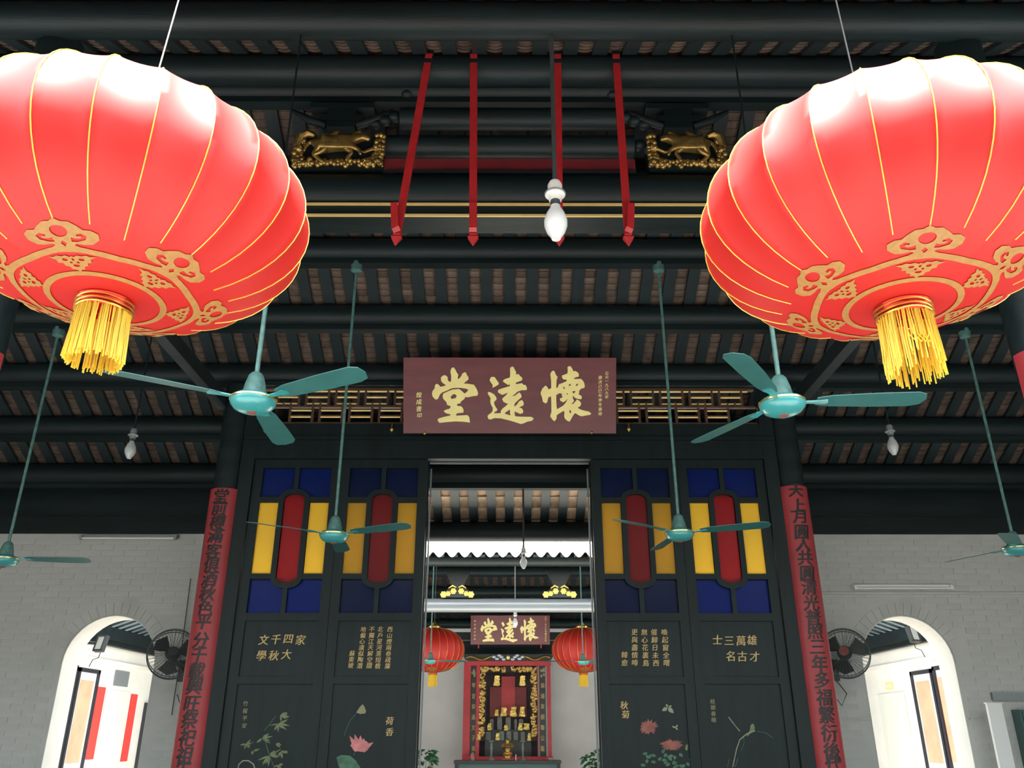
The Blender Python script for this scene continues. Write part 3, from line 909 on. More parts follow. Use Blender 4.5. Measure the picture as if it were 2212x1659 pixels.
def horse_block(s, px0, px1, lab):
    Yb = BY - .10
    a, b = P(px0, 291, Yb), P(px1, 366, Yb)
    W, H = b.x - a.x, a.z - b.z
    t = thing('gilt_block', lab, 'carving', ((a.x + b.x) / 2, Yb, b.z), group='gilt horse blocks on the crossbeam')
    def q(u, v, d=0): return Vector((a.x + u * W, Yb - d, b.z + v * H))
    m = MB()
    m.span(a.x + .01, b.x - .01, Yb, Yb + .10, b.z, a.z - .03).build('backing', 'dark_wood', t)
    # rocky rim made of many small knobs
    m = MB()
    rnd = random.Random(3)
    for k in range(230):
        e = rnd.random()
        if e < .42: u, v = rnd.uniform(.02, .98), rnd.uniform(.08, .20)
        elif e < .70: u, v = rnd.uniform(.02, .13), rnd.uniform(.05, .85)
        else: u, v = rnd.uniform(.88, .98), rnd.uniform(.05, .92)
        if s > 0: u = 1 - u
        m.ball(q(u, v, rnd.uniform(.0, .03)), rnd.uniform(.012, .026), 7, 5)
    tag(m.build('rocky_rim', 'gilt_old', t, True), kind='stuff')
    f = (lambda u: u) if s < 0 else (lambda u: 1 - u)
    # tree bough arching over the animal
    MB().tube([q(f(.05), .6, .02), q(f(.08), .85, .03), q(f(.16), .95, .03), q(f(.24), .86, .04)], [.035, .04, .035, .02], 8).build('bough', 'gilt_old', t, True)
    MB().tube([q(f(.95), .55, .02), q(f(.86), .5, .03), q(f(.78), .42, .03), q(f(.72), .46, .03)], [.02, .014, .012, .006], 7).build('vine', 'gilt_old', t, True)
    MB().tube([q(f(.92), .3, .02), q(f(.84), .22, .03), q(f(.76), .2, .03)], [.018, .012, .006], 7).build('vine', 'gilt_old', t, True)
    # the horse: one skinned body
    J = {'rump': (.27, .60, .05, .042), 'belly': (.42, .60, .055, .044), 'chest': (.58, .62, .055, .046), 'neck': (.66, .72, .055, .032), 'poll': (.72, .82, .055, .026),
         'nose': (.84, .70, .055, .014), 'brow': (.78, .77, .055, .020), 'ear': (.73, .93, .055, .007),
         'h1': (.30, .42, .055, .026), 'h2': (.24, .30, .05, .016), 'h3': (.30, .18, .05, .012), 'h4': (.36, .08, .05, .010),
         'k1': (.38, .42, .07, .020), 'k2': (.31, .30, .07, .014), 'k3': (.25, .24, .07, .010),
         'f1': (.60, .44, .06, .022), 'f2': (.66, .32, .06, .013), 'f3': (.62, .20, .06, .011), 'f4': (.60, .08, .06, .010),
         'g1': (.66, .46, .075, .018), 'g2': (.74, .36, .075, .012), 'g3': (.76, .22, .075, .009),
         't1': (.20, .66, .05, .014), 't2': (.15, .52, .05, .012), 't3': (.14, .38, .05, .006)}
    E = [('rump', 'belly'), ('belly', 'chest'), ('chest', 'neck'), ('neck', 'poll'), ('poll', 'brow'), ('brow', 'nose'), ('poll', 'ear'),
         ('rump', 'h1'), ('h1', 'h2'), ('h2', 'h3'), ('h3', 'h4'), ('rump', 'k1'), ('k1', 'k2'), ('k2', 'k3'),
         ('chest', 'f1'), ('f1', 'f2'), ('f2', 'f3'), ('f3', 'f4'), ('chest', 'g1'), ('g1', 'g2'), ('g2', 'g3'), ('rump', 't1'), ('t1', 't2'), ('t2', 't3')]
    names = list(J)
    me = bpy.data.meshes.new('horse')
    o0 = OFF[t.name]
    me.from_pydata([tuple(q(f(J[n][0]), J[n][1], J[n][2]) - o0) for n in names], [(names.index(x), names.index(y)) for x, y in E], [])
    me.materials.append(MATS['gilt_old'])
    ho = bpy.data.objects.new('horse', me)
    COL.objects.link(ho)
    ho.parent = t
    sk = ho.modifiers.new('skin', 'SKIN')
    for i, n in enumerate(names):
        me.skin_vertices[0].data[i].radius = (J[n][3] * 1.3, J[n][3] * 1.3)
    me.skin_vertices[0].data[names.index('belly')].use_root = True
    sk.use_smooth_shade = True
    sub = ho.modifiers.new('smooth', 'SUBSURF')
    sub.levels = sub.render_levels = 2
    m = MB()
    for k in range(7):
        e = k / 6
        m.ball(q(f(.60 + .12 * e), .76 + .13 * e, .062), (.016, .02, .022), 7, 5)
    m.build('mane', 'gilt_old', t, True)
    MB().tube([q(f(.40), .74, .05), q(f(.46), .86, .06), q(f(.50), .95, .05)], [.03, .026, .012], 8).build('saddle_cloth', 'gilt_old', t, True)
horse_block(-1, 637, 829, 'gilt carved block with galloping horse beside the left lantern')
horse_block(1, 1393, 1572, 'gilt carved block with galloping horse beside the right lantern')

# ================================================================== RED HANGING RODS
RYD = 4.70
def rod(px0, px1, side, lab):
    a, b = P(px0, 118, RYD), P(px1, 505, RYD)
    tip = P(px1 + (px1 - px0) * .06, 531, RYD)
    t = thing('hanging_rod', lab, 'rod', b, group='red hanging rods')
    ztop = P(px0, 112, RYD).z
    k = (ztop - b.z) / (a.z - b.z)
    top = Vector((b.x + (a.x - b.x) * k, RYD, ztop))
    MB().bar(top, b, .052, .022, (0, 1, 0)).build('shaft', 'red_rod', t)
    MB().span(top.x - .03, top.x + .03, RYD - .012, 4.80, top.z - .03, top.z).build('top_hook', 'dark_wood', t)
    lug0, lug1 = b + Vector((side * .012, -.035, .03)), b + Vector((side * .026, -.045, .21))
    MB().bar(b + Vector((0, -.012, .008)), lug0, .05, .02, (0, 1, 0)).build('hook_foot', 'red_rod', t)
    MB().bar(lug0, lug1, .046, .024, (0, 1, 0)).build('hook', 'red_rod', t)
    c = tip
    m = MB()
    z1, z2 = b.z + .005, b.z - .03
    prof = [(.02, z1), (.026, z1 - .012), (.020, z1 - .022), (.036, z2), (.030, z2 - .012), (.003, c.z)]
    base = len(m.v)
    for r_, z in prof:
        e = (b.z - z) / max(1e-6, b.z - c.z)
        x = b.x + (c.x - b.x) * max(0, e)
        for u, v in ((-1, -.55), (1, -.55), (1, .55), (-1, .55)):
            m.v.append(Vector((x + u * r_, RYD + v * r_, z)))
    for i in range(len(prof) - 1):
        for j in range(4):
            m.f.append((base + i * 4 + j, base + i * 4 + (j + 1) % 4, base + (i + 1) * 4 + (j + 1) % 4, base + (i + 1) * 4 + j))
    m.f += [(base, base + 1, base + 2, base + 3), tuple(base + 4 * (len(prof) - 1) + j for j in (3, 2, 1, 0))]
    m.build('spear_tip', 'red_rod', t)
rod(926, 857, -1, 'red hooked rod slanting beside the left gilt block, leftmost of four')
rod(1022, 1021, 0, 'straight red hooked rod, second from the left')
rod(1203, 1207, 0, 'red hooked rod hanging right behind the big lamp bulb')
rod(1329, 1356, 1, 'red hooked rod nearest the right gilt block')

# ================================================================== PLAQUE
def plaque(cx, top_y, bot_y, px0, px1, Yb, tilt, label, small):
    b0, b1 = P(px0, bot_y, Yb), P(px1, bot_y, Yb)
    W = b1.x - b0.x
    up = Vector((0, -math.sin(tilt), math.cos(tilt)))
    nrm = Vector((0, -math.cos(tilt), -math.sin(tilt)))
    # height so that the top edge lands on its pixel row
    lo, hi = 0.1, 3.0
    for _ in range(40):
        mid = (lo + hi) / 2
        p = b0 + up * mid
        d = p.y * CT + (p.z - EYE) * ST
        y = 829.5 - FPX * (-p.y * ST + (p.z - EYE) * CT) / d
        if y > top_y: lo = mid
        else: hi = mid
    H = lo
    t = thing('name_plaque', label, 'plaque', (b0 + b1) / 2)
    ux = Vector((1, 0, 0))
    def q(u, v, d=0): return b0 + ux * (u * W) + up * (v * H) + nrm * d
    MB().prism([q(0, 0), q(1, 0), q(1, 1), q(0, 1)], nrm * .05).build('board', 'plaque_red', t)
    x_of = lambda px: (px - px0) / (px1 - px0)
    y_of = lambda py: (bot_y - py) / (bot_y - top_y)
    return t, q, x_of, y_of, W, H, up, nrm, ux
t, q, xo, yo, W, H, up, nrm, ux = plaque(0, 773.0, 935.5, 872.5, 1329.2, 7.74, math.radians(22.9),
    'large maroon name plaque with three gold characters over the central doorway', 1)
def big_chars(t, q, xo, yo, ux, up, nrm, th):
    for key in ('tang', 'yuan', 'huai'):
        vs_, fs = SHP[key]
        m = MB()
        m.add([q(xo(v[0]), yo(-v[1]), .05 + (v[2] / 1.6 + 1) * th) for v in vs_], fs)
        m.build('character', 'gold_leaf', t)
big_chars(t, q, xo, yo, ux, up, nrm, .008)
def small_col(t, q, xo, yo, px, py0, py1, text, size, name='lettering', m_='gold_leaf'):
    m = MB()
    n = len(text)
    for i, ch in enumerate(text):
        py = py0 + (py1 - py0) * (i / max(1, n - 1))
        glyph(m, ch, q(xo(px), yo(py), .052), size, ux, up, nrm, shear=.1, thick=.3)
    m.build(name, m_, t)
small_col(t, q, xo, yo, 1309, 806, 857, '公元一九八九年', .038, 'small_inscription')
small_col(t, q, xo, yo, 1295, 815, 893, '歲次己巳年季冬重修', .040, 'small_inscription')
small_col(t, q, xo, yo, 906, 853, 883, '煌成書', .058, 'signature')
small_col(t, q, xo, yo, 907, 897, 897, '印', .05, 'seal')
m = MB()
for px, py in ((918, 935.5), (1277, 933.5)):
    MB().ball(q(xo(px), yo(py), .045), (.017, .017, .017), 12, 8).build('support_stud', 'gilt', t, True)

# ================================================================== LATTICE TRANSOM AND DOOR SCREEN
SY = 7.92
zla, zlb = P(1400, 842, SY).z, P(1400, 917, SY).z
lat = thing('lattice_transom', 'brown fretwork transom with gold strips as lit bar faces either side of the plaque', 'lattice', (0, SY, zlb))
LX = 2.525
for z in (zla, zlb):
    MB().span(-LX, LX, SY - .03, SY + .03, z - .012, z + .012).build('rail', 'lattice_brown', lat)
zz = {k: P(1400, y, SY).z for k, y in ((1, 846), (2, 859.5), (3, 873.5), (3.5, 880), (4, 888), (5, 902))}
MB().span(-LX, LX, SY - .02, SY + .02, zz[3.5] - .009, zz[3.5] + .009).build('rail', 'lattice_brown', lat)
U, SEG = 0.3035, 0.205
_bars = {}
def lbar(x, z, L, h, key, name, m_, y0, y1):
    k = (round(L, 3), h, key)
    if k not in _bars:
        o = MB().span(-L / 2, L / 2, y0, y1, -h / 2, h / 2).build(name, m_, None)
        o.parent = lat
        _bars[k] = o
    else:
        o = _bars[k].copy()
        COL.objects.link(o)
    o.location = Vector((x, SY, z)) - OFF['lattice_transom']
n = int(LX / U)
for i in range(-n, n + 1):
    xu = i * U + .152            # upper units
    xl = i * U + .0              # lower units, half a step aside
    if abs(xu) + SEG / 2 < LX:
        lbar(xu, zz[1] + .010, SEG + .03, .012, 'b', 'fret_bar', 'lattice_brown', -.018, .018)
        lbar(xu, zz[1] - .004, SEG, .009, 'g', 'lit_gold_strip', 'gold_line', -.022, .0)  # gold strips stand for the lit faces of the brown bars
        lbar(xu, zz[2] + .012, SEG, .012, 'b', 'fret_bar', 'lattice_brown', -.018, .018)
        lbar(xu, zz[2], SEG, .009, 'g', 'lit_gold_strip', 'gold_line', -.022, .0)
        lbar(xu + U / 2, zz[1] - .004, .055, .009, 'g', 'lit_gold_strip', 'gold_line', -.022, .0)
        for dx in (-.075, 0, .075):
            lbar(xu + dx, zz[3], .055, .009, 'g', 'lit_gold_strip', 'gold_line', -.022, .0)
        for dx in (-SEG / 2 - .012, SEG / 2 + .012):
            lbar(xu + dx, (zla + zz[3.5]) / 2, .02, zla - zz[3.5], 'v', 'fret_upright', 'lattice_brown', -.018, .018)
        for dx in (-.0375, .0375):
            lbar(xu + dx, (zz[3] + zz[3.5]) / 2 + .008, .016, .055, 'v', 'fret_upright', 'lattice_brown', -.018, .018)
    if abs(xl) + SEG / 2 < LX:
        lbar(xl, zz[4], SEG, .009, 'g', 'lit_gold_strip', 'gold_line', -.022, .0)
        lbar(xl, zz[5], SEG, .009, 'g', 'lit_gold_strip', 'gold_line', -.022, .0)
        lbar(xl, zz[5] + .013, SEG, .012, 'b', 'fret_bar', 'lattice_brown', -.018, .018)
        for dx in (-SEG / 2 - .012, SEG / 2 + .012):
            lbar(xl + dx, (zlb + zz[3.5]) / 2, .022, zz[3.5] - zlb, 'v', 'fret_upright', 'lattice_brown', -.018, .018)
# head frame of the screen
zh = P(1100, 994, SY).z
hd = thing('trim_3', 'wide black head board and posts of the door screen', 'frame', (0, SY, zh), kind='structure')
MB().span(-2.65, 2.65, SY - .05, SY + .05, zh, zlb - .012).build('board', 'door_wood', hd)
MB().span(-2.65, 2.65, SY - .075, SY - .045, zlb - .19, zlb - .15).build('moulding', 'door_wood', hd)
MB().span(-2.65, 2.65, SY - .09, SY + .06, zla + .012, zla + .06).build('top_beam', 'dark_wood', hd)
MB().span(-.80, .80, SY + .055, SY + .075, zh - .02, zh).build('lintel_lit_edge', 'beam_grey', hd)  # paler strip painting the lit edge of the header
for s in (-1, 1):
    MB().span(s * 2.53, s * 2.662, SY - .054, SY + .054, 0, zla).build('side_post', 'door_wood', hd)
# gilt drop hooks under the fretwork
for px, py, lab in ((573, 930, 'gilt drop hook under the fretwork beside the left front fan'), (846, 928, 'gilt drop hook just left of the plaque'),
                    (1358, 927, 'gilt drop hook just right of the plaque'), (1637, 893, 'gilt drop hook beside the right front fan hub')):
    c = P(px, py, SY - .07)
    t = thing('drop_hook', lab, 'hook', c, group='gilt drop hooks under the fretwork')
    MB().tube([c + Vector((0, .03, .07)), c + Vector((0, -.002, .06)), c + Vector((0, -.004, .02))], .007, 8).build('stem', 'gilt', t, True)
    MB().lathe([(.001, -.030), (.006, -.022), (.020, -.008), (.022, .002), (.016, .014), (.004, .022)], c, 14).build('drop', 'gilt', t, True)

zy = {k: P(600, y, SY).z for k, y in (('bt', 1013), ('bb', 1075.5), ('yt', 1087), ('yb', 1240.5), ('lt', 1252), ('lb', 1325), ('rt', 1069), ('rb', 1260.5), ('pt', 1342), ('pm', 1470))}
PAN = {}
def leaf(x0, x1, Yp, label, cat='door', group='stained glass door leaves', glass=True):
    """one screen leaf between x0 and x1"""
    xc = (x0 + x1) / 2
    t = thing('screen_leaf', label, cat, (xc, Yp, 0), group=group)
    g = .338                     # half width of the glazed field
    ya, yb = Yp - .03, Yp + .03
    def bx(name, a, b, c, d, y0=ya, y1=yb, m_='door_wood'):
        return MB().span(a, b, y0, y1, c, d).build(name, m_, t)
    bx('stile', x0 + .002, xc - g, .02, zh - .004)
    bx('stile', xc + g, x1 - .002, .02, zh - .004)
    bx('rail', xc - g, xc + g, zy['bt'], zh - .004)
    bx('rail', xc - g, xc + g, zy['pt'], zy['lb'])
    bx('rail', xc - g, xc + g, zy['pm'] - .03, zy['pm'] + .03)
    bx('rail', xc - g, xc + g, .02, .2)
    up_ = bx('panel', xc - g, xc + g, zy['pm'] + .03, zy['pt'], Yp - .012, Yp + .012)
    lo_ = bx('panel', xc - g, xc + g, .2, zy['pm'] - .03, Yp - .012, Yp + .012)
    PAN[t.name] = (up_, lo_)
    # glazing bars
    for s in (-1, 1):
        bx('glazing_bar', xc + s * .100, xc + s * .152, zy['yb'], zy['yt'])
        bx('glazing_bar', xc + s * .125, xc + s * g, zy['yt'], zy['bb'])
        bx('glazing_bar', xc + s * .125, xc + s * g, zy['lt'], zy['yb'])
    bx('glazing_bar', xc - .022, xc + .022, zy['rt'] + .03, zy['bt'])
    bx('glazing_bar', xc - .022, xc + .022, zy['lb'], zy['rb'] - .03)
    # capsule frame round the red pane
    R0, R1 = .100, .152
    def caps(r, grow):
        pts = []
        h_ = .055
        for k in range(13):
            a_ = PI * k / 12
            pts.append((xc + r * math.cos(a_), zy['rt'] - h_ + (h_ + grow) * math.sin(a_)))
        for k in range(13):
            a_ = PI + PI * k / 12
            pts.append((xc + r * math.cos(a_), zy['rb'] + h_ + (h_ + grow) * math.sin(a_)))
        return pts
    A, B = caps(R0, 0), caps(R1, .052)
    m = MB()
    n_ = len(A)
    m.add([(x, ya - .004, z) for x, z in A] + [(x, ya - .004, z) for x, z in B] + [(x, yb, z) for x, z in A] + [(x, yb, z) for x, z in B],
          sum([[(k, (k + 1) % n_, n_ + (k + 1) % n_, n_ + k), (2 * n_ + k, 3 * n_ + k, 3 * n_ + (k + 1) % n_, 2 * n_ + (k + 1) % n_),
                (k, 2 * n_ + k, 2 * n_ + (k + 1) % n_, (k + 1) % n_), (n_ + k, n_ + (k + 1) % n_, 3 * n_ + (k + 1) % n_, 3 * n_ + k)] for k in range(n_)], []))
    m.build('capsule_frame', 'door_wood', t)
    gy0, gy1 = Yp - .004, Yp + .004
    m = MB().prism([(x, gy0, z) for x, z in caps(R0 + .01, .01)], (0, .008, 0))
    m.build('red_pane', 'glass_red', t)
    for s in (-1, 1):
        bx('yellow_pane', xc + s * .140, xc + s * (g + .01), zy['yb'] - .01, zy['yt'] + .01, gy0, gy1, 'glass_yellow')
        bx('blue_pane', xc + s * .012, xc + s * (g + .01), zy['bb'] - .01, zy['bt'] + .01, gy0 + .010, gy1 + .008, 'glass_blue')
        bx('blue_pane', xc + s * .012, xc + s * (g + .01), zy['lb'] - .01, zy['lt'] + .01, gy0 + .010, gy1 + .008, 'glass_blue')
    return t
L1 = leaf(-2.525, -1.668, SY, 'outer left stained glass door leaf with bamboo painting')
L2 = leaf(-1.668, -.808, SY, 'inner left stained glass door leaf with pink lotus painting')
L3 = leaf(.808, 1.668, SY, 'inner right stained glass door leaf with chrysanthemum painting')
L4 = leaf(1.668, 2.525, SY, 'outer right stained glass door leaf with small bird painting')
B2 = leaf(-1.668, -.808, SY + .16, 'door leaf folded back behind the lotus leaf', group='folded back door leaves')
B3 = leaf(.808, 1.668, SY + .16, 'door leaf folded back behind the chrysanthemum leaf', group='folded back door leaves')
# pale strips standing in for the lit edges of the folded leaves
for s, nm in ((-1, 'left'), (1, 'right')):
    single('lit_edge_strip', MB().span(s * .788, s * .803, SY + .195, SY + .215, .02, zh - .03), 'metal_grey', 'thin pale strip as the lit leaf edge on the %s side of the central doorway' % nm, 'strip', group='lit edges of the doorway leaves')

# writing on the leaves
def leaf_text(t, cols, size, m_='gold_paint', sx=1.0):
    """cols: list of (text, [(px,py),...])"""
    for text, pts in cols:
        m = MB()
        for ch, (px, py) in zip(text, pts):
            if ch in GLY:
                glyph(m, ch, P(px, py, SY - .014), size, sx=sx, shear=.12, thick=.15)
        m.build('lettering', m_, PAN[t.name][0 if pts[0][1] < 1470 else 1])
def cA(x, y): return (480 + x / 4.809, 1320 + y / 4.809)
def cB(x, y): return (1270 + x / 4.893, 1320 + y / 4.893)
leaf_text(L1, [('家', [cA(818, 300)]), ('四大', [cA(690, 290), cA(672, 450)]), ('千秋', [cA(562, 295), cA(540, 462)]), ('文學', [cA(437, 300), cA(412, 462)])], .095)
def colpts(f_, x0, y0, x1, y1, n):
    return [f_(x0 + (x1 - x0) * k / (n - 1), y0 + (y1 - y0) * k / (n - 1)) for k in range(n)]
leaf_text(L2, [('西山煙雨卷疏簾', colpts(cA, 1745, 190, 1720, 570, 7)), ('北戶星河落短檐', colpts(cA, 1645, 188, 1618, 570, 7)),
               ('不獨江天解空闊', colpts(cA, 1557, 190, 1530, 568, 7)), ('地偏心遠似陶潛', colpts(cA, 1468, 190, 1432, 568, 7)), ('蘇東坡', colpts(cA, 1352, 440, 1338, 565, 3))], .052)
leaf_text(L3, [('喚起窗全曙', colpts(cB, 812, 222, 835, 548, 5)), ('催歸日未西', colpts(cB, 700, 222, 722, 550, 5)),
               ('無心花裏鳥', colpts(cB, 598, 222, 615, 548, 5)), ('更與盡情啼', colpts(cB, 495, 222, 498, 545, 5)), ('韓愈', colpts(cB, 388, 462, 390, 545, 2))], .060)
leaf_text(L4, [('雄才', [cB(1738, 305), cB(1765, 480)]), ('萬古', [cB(1622, 312), cB(1635, 478)]), ('三名', [cB(1495, 312), cB(1510, 475)]), ('士', [cB(1372, 300)])], .095)
leaf_text(L2, [('荷香', [cA(1742, 1140), cA(1742, 1255)])], .072)
leaf_text(L3, [('秋菊', [cB(386, 995), cB(400, 1092)])], .072)
leaf_text(L1, [('竹報平安', colpts(cA, 248, 960, 235, 1190, 4))], .045, 'gold_faint')
leaf_text(L4, [('枝頭春曉', colpts(cB, 1322, 955, 1335, 1150, 4))], .045, 'gold_faint')

# paintings on the lower panels: thin raised paint shapes
def blob(f_, pts, m_, t, name):
    MB().prism([P(*f_(x, y), SY - .0125) for x, y in pts], (0, -.002, 0)).build(name, m_, PAN[t.name][1])
def petal(m, f_, x0, y0, x1, y1, w):
    dx, dy = x1 - x0, y1 - y0
    L_ = math.hypot(dx, dy)
    nx, ny = -dy / L_ * w, dx / L_ * w
    pts = [(x0, y0), (x0 + dx * .35 + nx, y0 + dy * .35 + ny), (x0 + dx * .7 + nx * .7, y0 + dy * .7 + ny * .7), (x1, y1),
           (x0 + dx * .7 - nx * .7, y0 + dy * .7 - ny * .7), (x0 + dx * .35 - nx, y0 + dy * .35 - ny)]
    m.prism([P(*f_(x, y), SY - .0125 - random.uniform(0, .001)) for x, y in pts], (0, -.002, 0))
def strokes(f_, segs, w, m_, t, name):
    for pts in segs:
        MB().tube([P(*f_(x, y), SY - .013) for x, y in pts], w, 5).build(name, m_, PAN[t.name][1])
m = MB()
rnd = random.Random(11)
for cx_, cy_, k_, sp in ((610, 1080, 9, 90), (590, 1170, 10, 110), (425, 1320, 10, 110), (255, 1380, 7, 80), (560, 1380, 5, 60), (330, 1450, 4, 70), (500, 1500, 14, 130), (610, 1460, 7, 80), (590, 1600, 6, 70)):
    for k in range(k_):
        a_ = rnd.uniform(.1, PI - .1) if k % 3 else rnd.uniform(-.9, .2)
        L_ = rnd.uniform(.6, 1.1) * sp
        petal(m, cA, cx_, cy_, cx_ + L_ * math.cos(a_), cy_ + L_ * math.sin(a_) * .9, rnd.uniform(7, 13))
m.build('painted_bamboo_leaves', 'paint_olive', PAN[L1.name][1])
strokes(cA, [[(560, 1090), (480, 1200), (440, 1240)], [(440, 1290), (470, 1420), (520, 1560), (560, 1659)], [(250, 1400), (330, 1360)]], .004, 'paint_green', L1, 'painted_bamboo_stem')
strokes(cA, [[(170, 1640), (180, 1590), (220, 1555), (280, 1555), (330, 1590), (345, 1640)]], .006, 'paint_pale', L1, 'painted_ring')
blob(cA, [(1395, 1055), (1430, 1000), (1460, 968), (1480, 990), (1497, 1040), (1490, 1062), (1440, 1070)], 'gold_faint', L2, 'painted_lotus_pod')
m = MB()
for x1, y1, w in ((1325, 1295, 26), (1380, 1280, 30), (1440, 1290, 30), (1480, 1320, 28), (1575, 1362, 26), (1350, 1400, 30), (1530, 1420, 28)):
    petal(m, cA, 1430 + random.uniform(-12, 12), 1455, x1, y1, w)
blobp = [(1335, 1400), (1360, 1350), (1430, 1340), (1500, 1350), (1540, 1390), (1500, 1450), (1440, 1462), (1380, 1445)]
m.prism([P(*cA(x, y), SY - .0125) for x, y in blobp], (0, -.002, 0))
m.build('painted_lotus_petals', 'paint_pink', PAN[L2.name][1])
blob(cA, [(1190, 1520), (1240, 1495), (1330, 1500), (1390, 1550), (1440, 1630), (1440, 1659), (1240, 1659), (1210, 1600)], 'paint_green', L2, 'painted_lotus_leaf')
strokes(cA, [[(1390, 1070), (1330, 1140), (1290, 1230), (1270, 1300)], [(1385, 1460), (1370, 1500)]], .0025, 'paint_green', L2, 'painted_stem')
def mum(cx_, cy_, r_, n_, name, flat=.8):
    m = MB()
    for k in range(n_):
        a_ = 2 * PI * k / n_ + random.uniform(-.1, .1)
        L_ = r_ * random.uniform(.8, 1.15)
        petal(m, cB, cx_, cy_, cx_ + L_ * math.cos(a_), cy_ + L_ * math.sin(a_) * flat, 12)
    m.build(name, 'paint_rust', PAN[L3.name][1])
mum(640, 1225, 105, 26, 'painted_chrysanthemum')
mum(890, 1415, 125, 28, 'painted_chrysanthemum', .5)
m = MB()
for x0, y0, x1, y1, w in ((845, 1020, 785, 1055, 22), (850, 1020, 910, 1080, 24), (845, 1015, 830, 980, 12), (855, 1015, 890, 1000, 12)):
    petal(m, cB, x0, y0, x1, y1, w)
m.build('painted_butterfly', 'paint_pale', PAN[L3.name][1])
m = MB()
for x0, y0, x1, y1, w in ((930, 1235, 890, 1215, 9), (930, 1235, 952, 1200, 9), (930, 1235, 955, 1255, 9)):
    petal(m, cB, x0, y0, x1, y1, w)
m.build('painted_butterfly', 'paint_pale', PAN[L3.name][1])
blob(cB, [(1030, 1445), (1045, 1405), (1062, 1420), (1055, 1475), (1038, 1470)], 'paint_olive', L3, 'painted_bud')
m = MB()
for k in range(26):
    x0, y0 = rnd.uniform(540, 1080), rnd.uniform(1500, 1640)
    a_ = rnd.uniform(0, 2 * PI)
    petal(m, cB, x0, y0, x0 + 60 * math.cos(a_), y0 + 50 * math.sin(a_), 18)
m.build('painted_leaves', 'paint_green', PAN[L3.name][1])
strokes(cB, [[(1535, 1650), (1575, 1460), (1610, 1360), (1680, 1300), (1770, 1265)], [(1610, 1270), (1550, 1200), (1490, 1120)]], .005, 'paint_pale', L4, 'painted_branch')
strokes(cB, [[(1790, 1272), (1880, 1285), (1960, 1340)], [(1650, 1330), (1655, 1400), (1620, 1480)], [(1500, 1560), (1480, 1650)], [(1590, 1560), (1560, 1650)]], .0022, 'paint_green', L4, 'painted_twig')
blob(cB, [(1715, 1260), (1722, 1215), (1738, 1190), (1755, 1192), (1768, 1230), (1765, 1260), (1730, 1285), (1690, 1325), (1680, 1318)], 'paint_olive', L4, 'painted_bird')

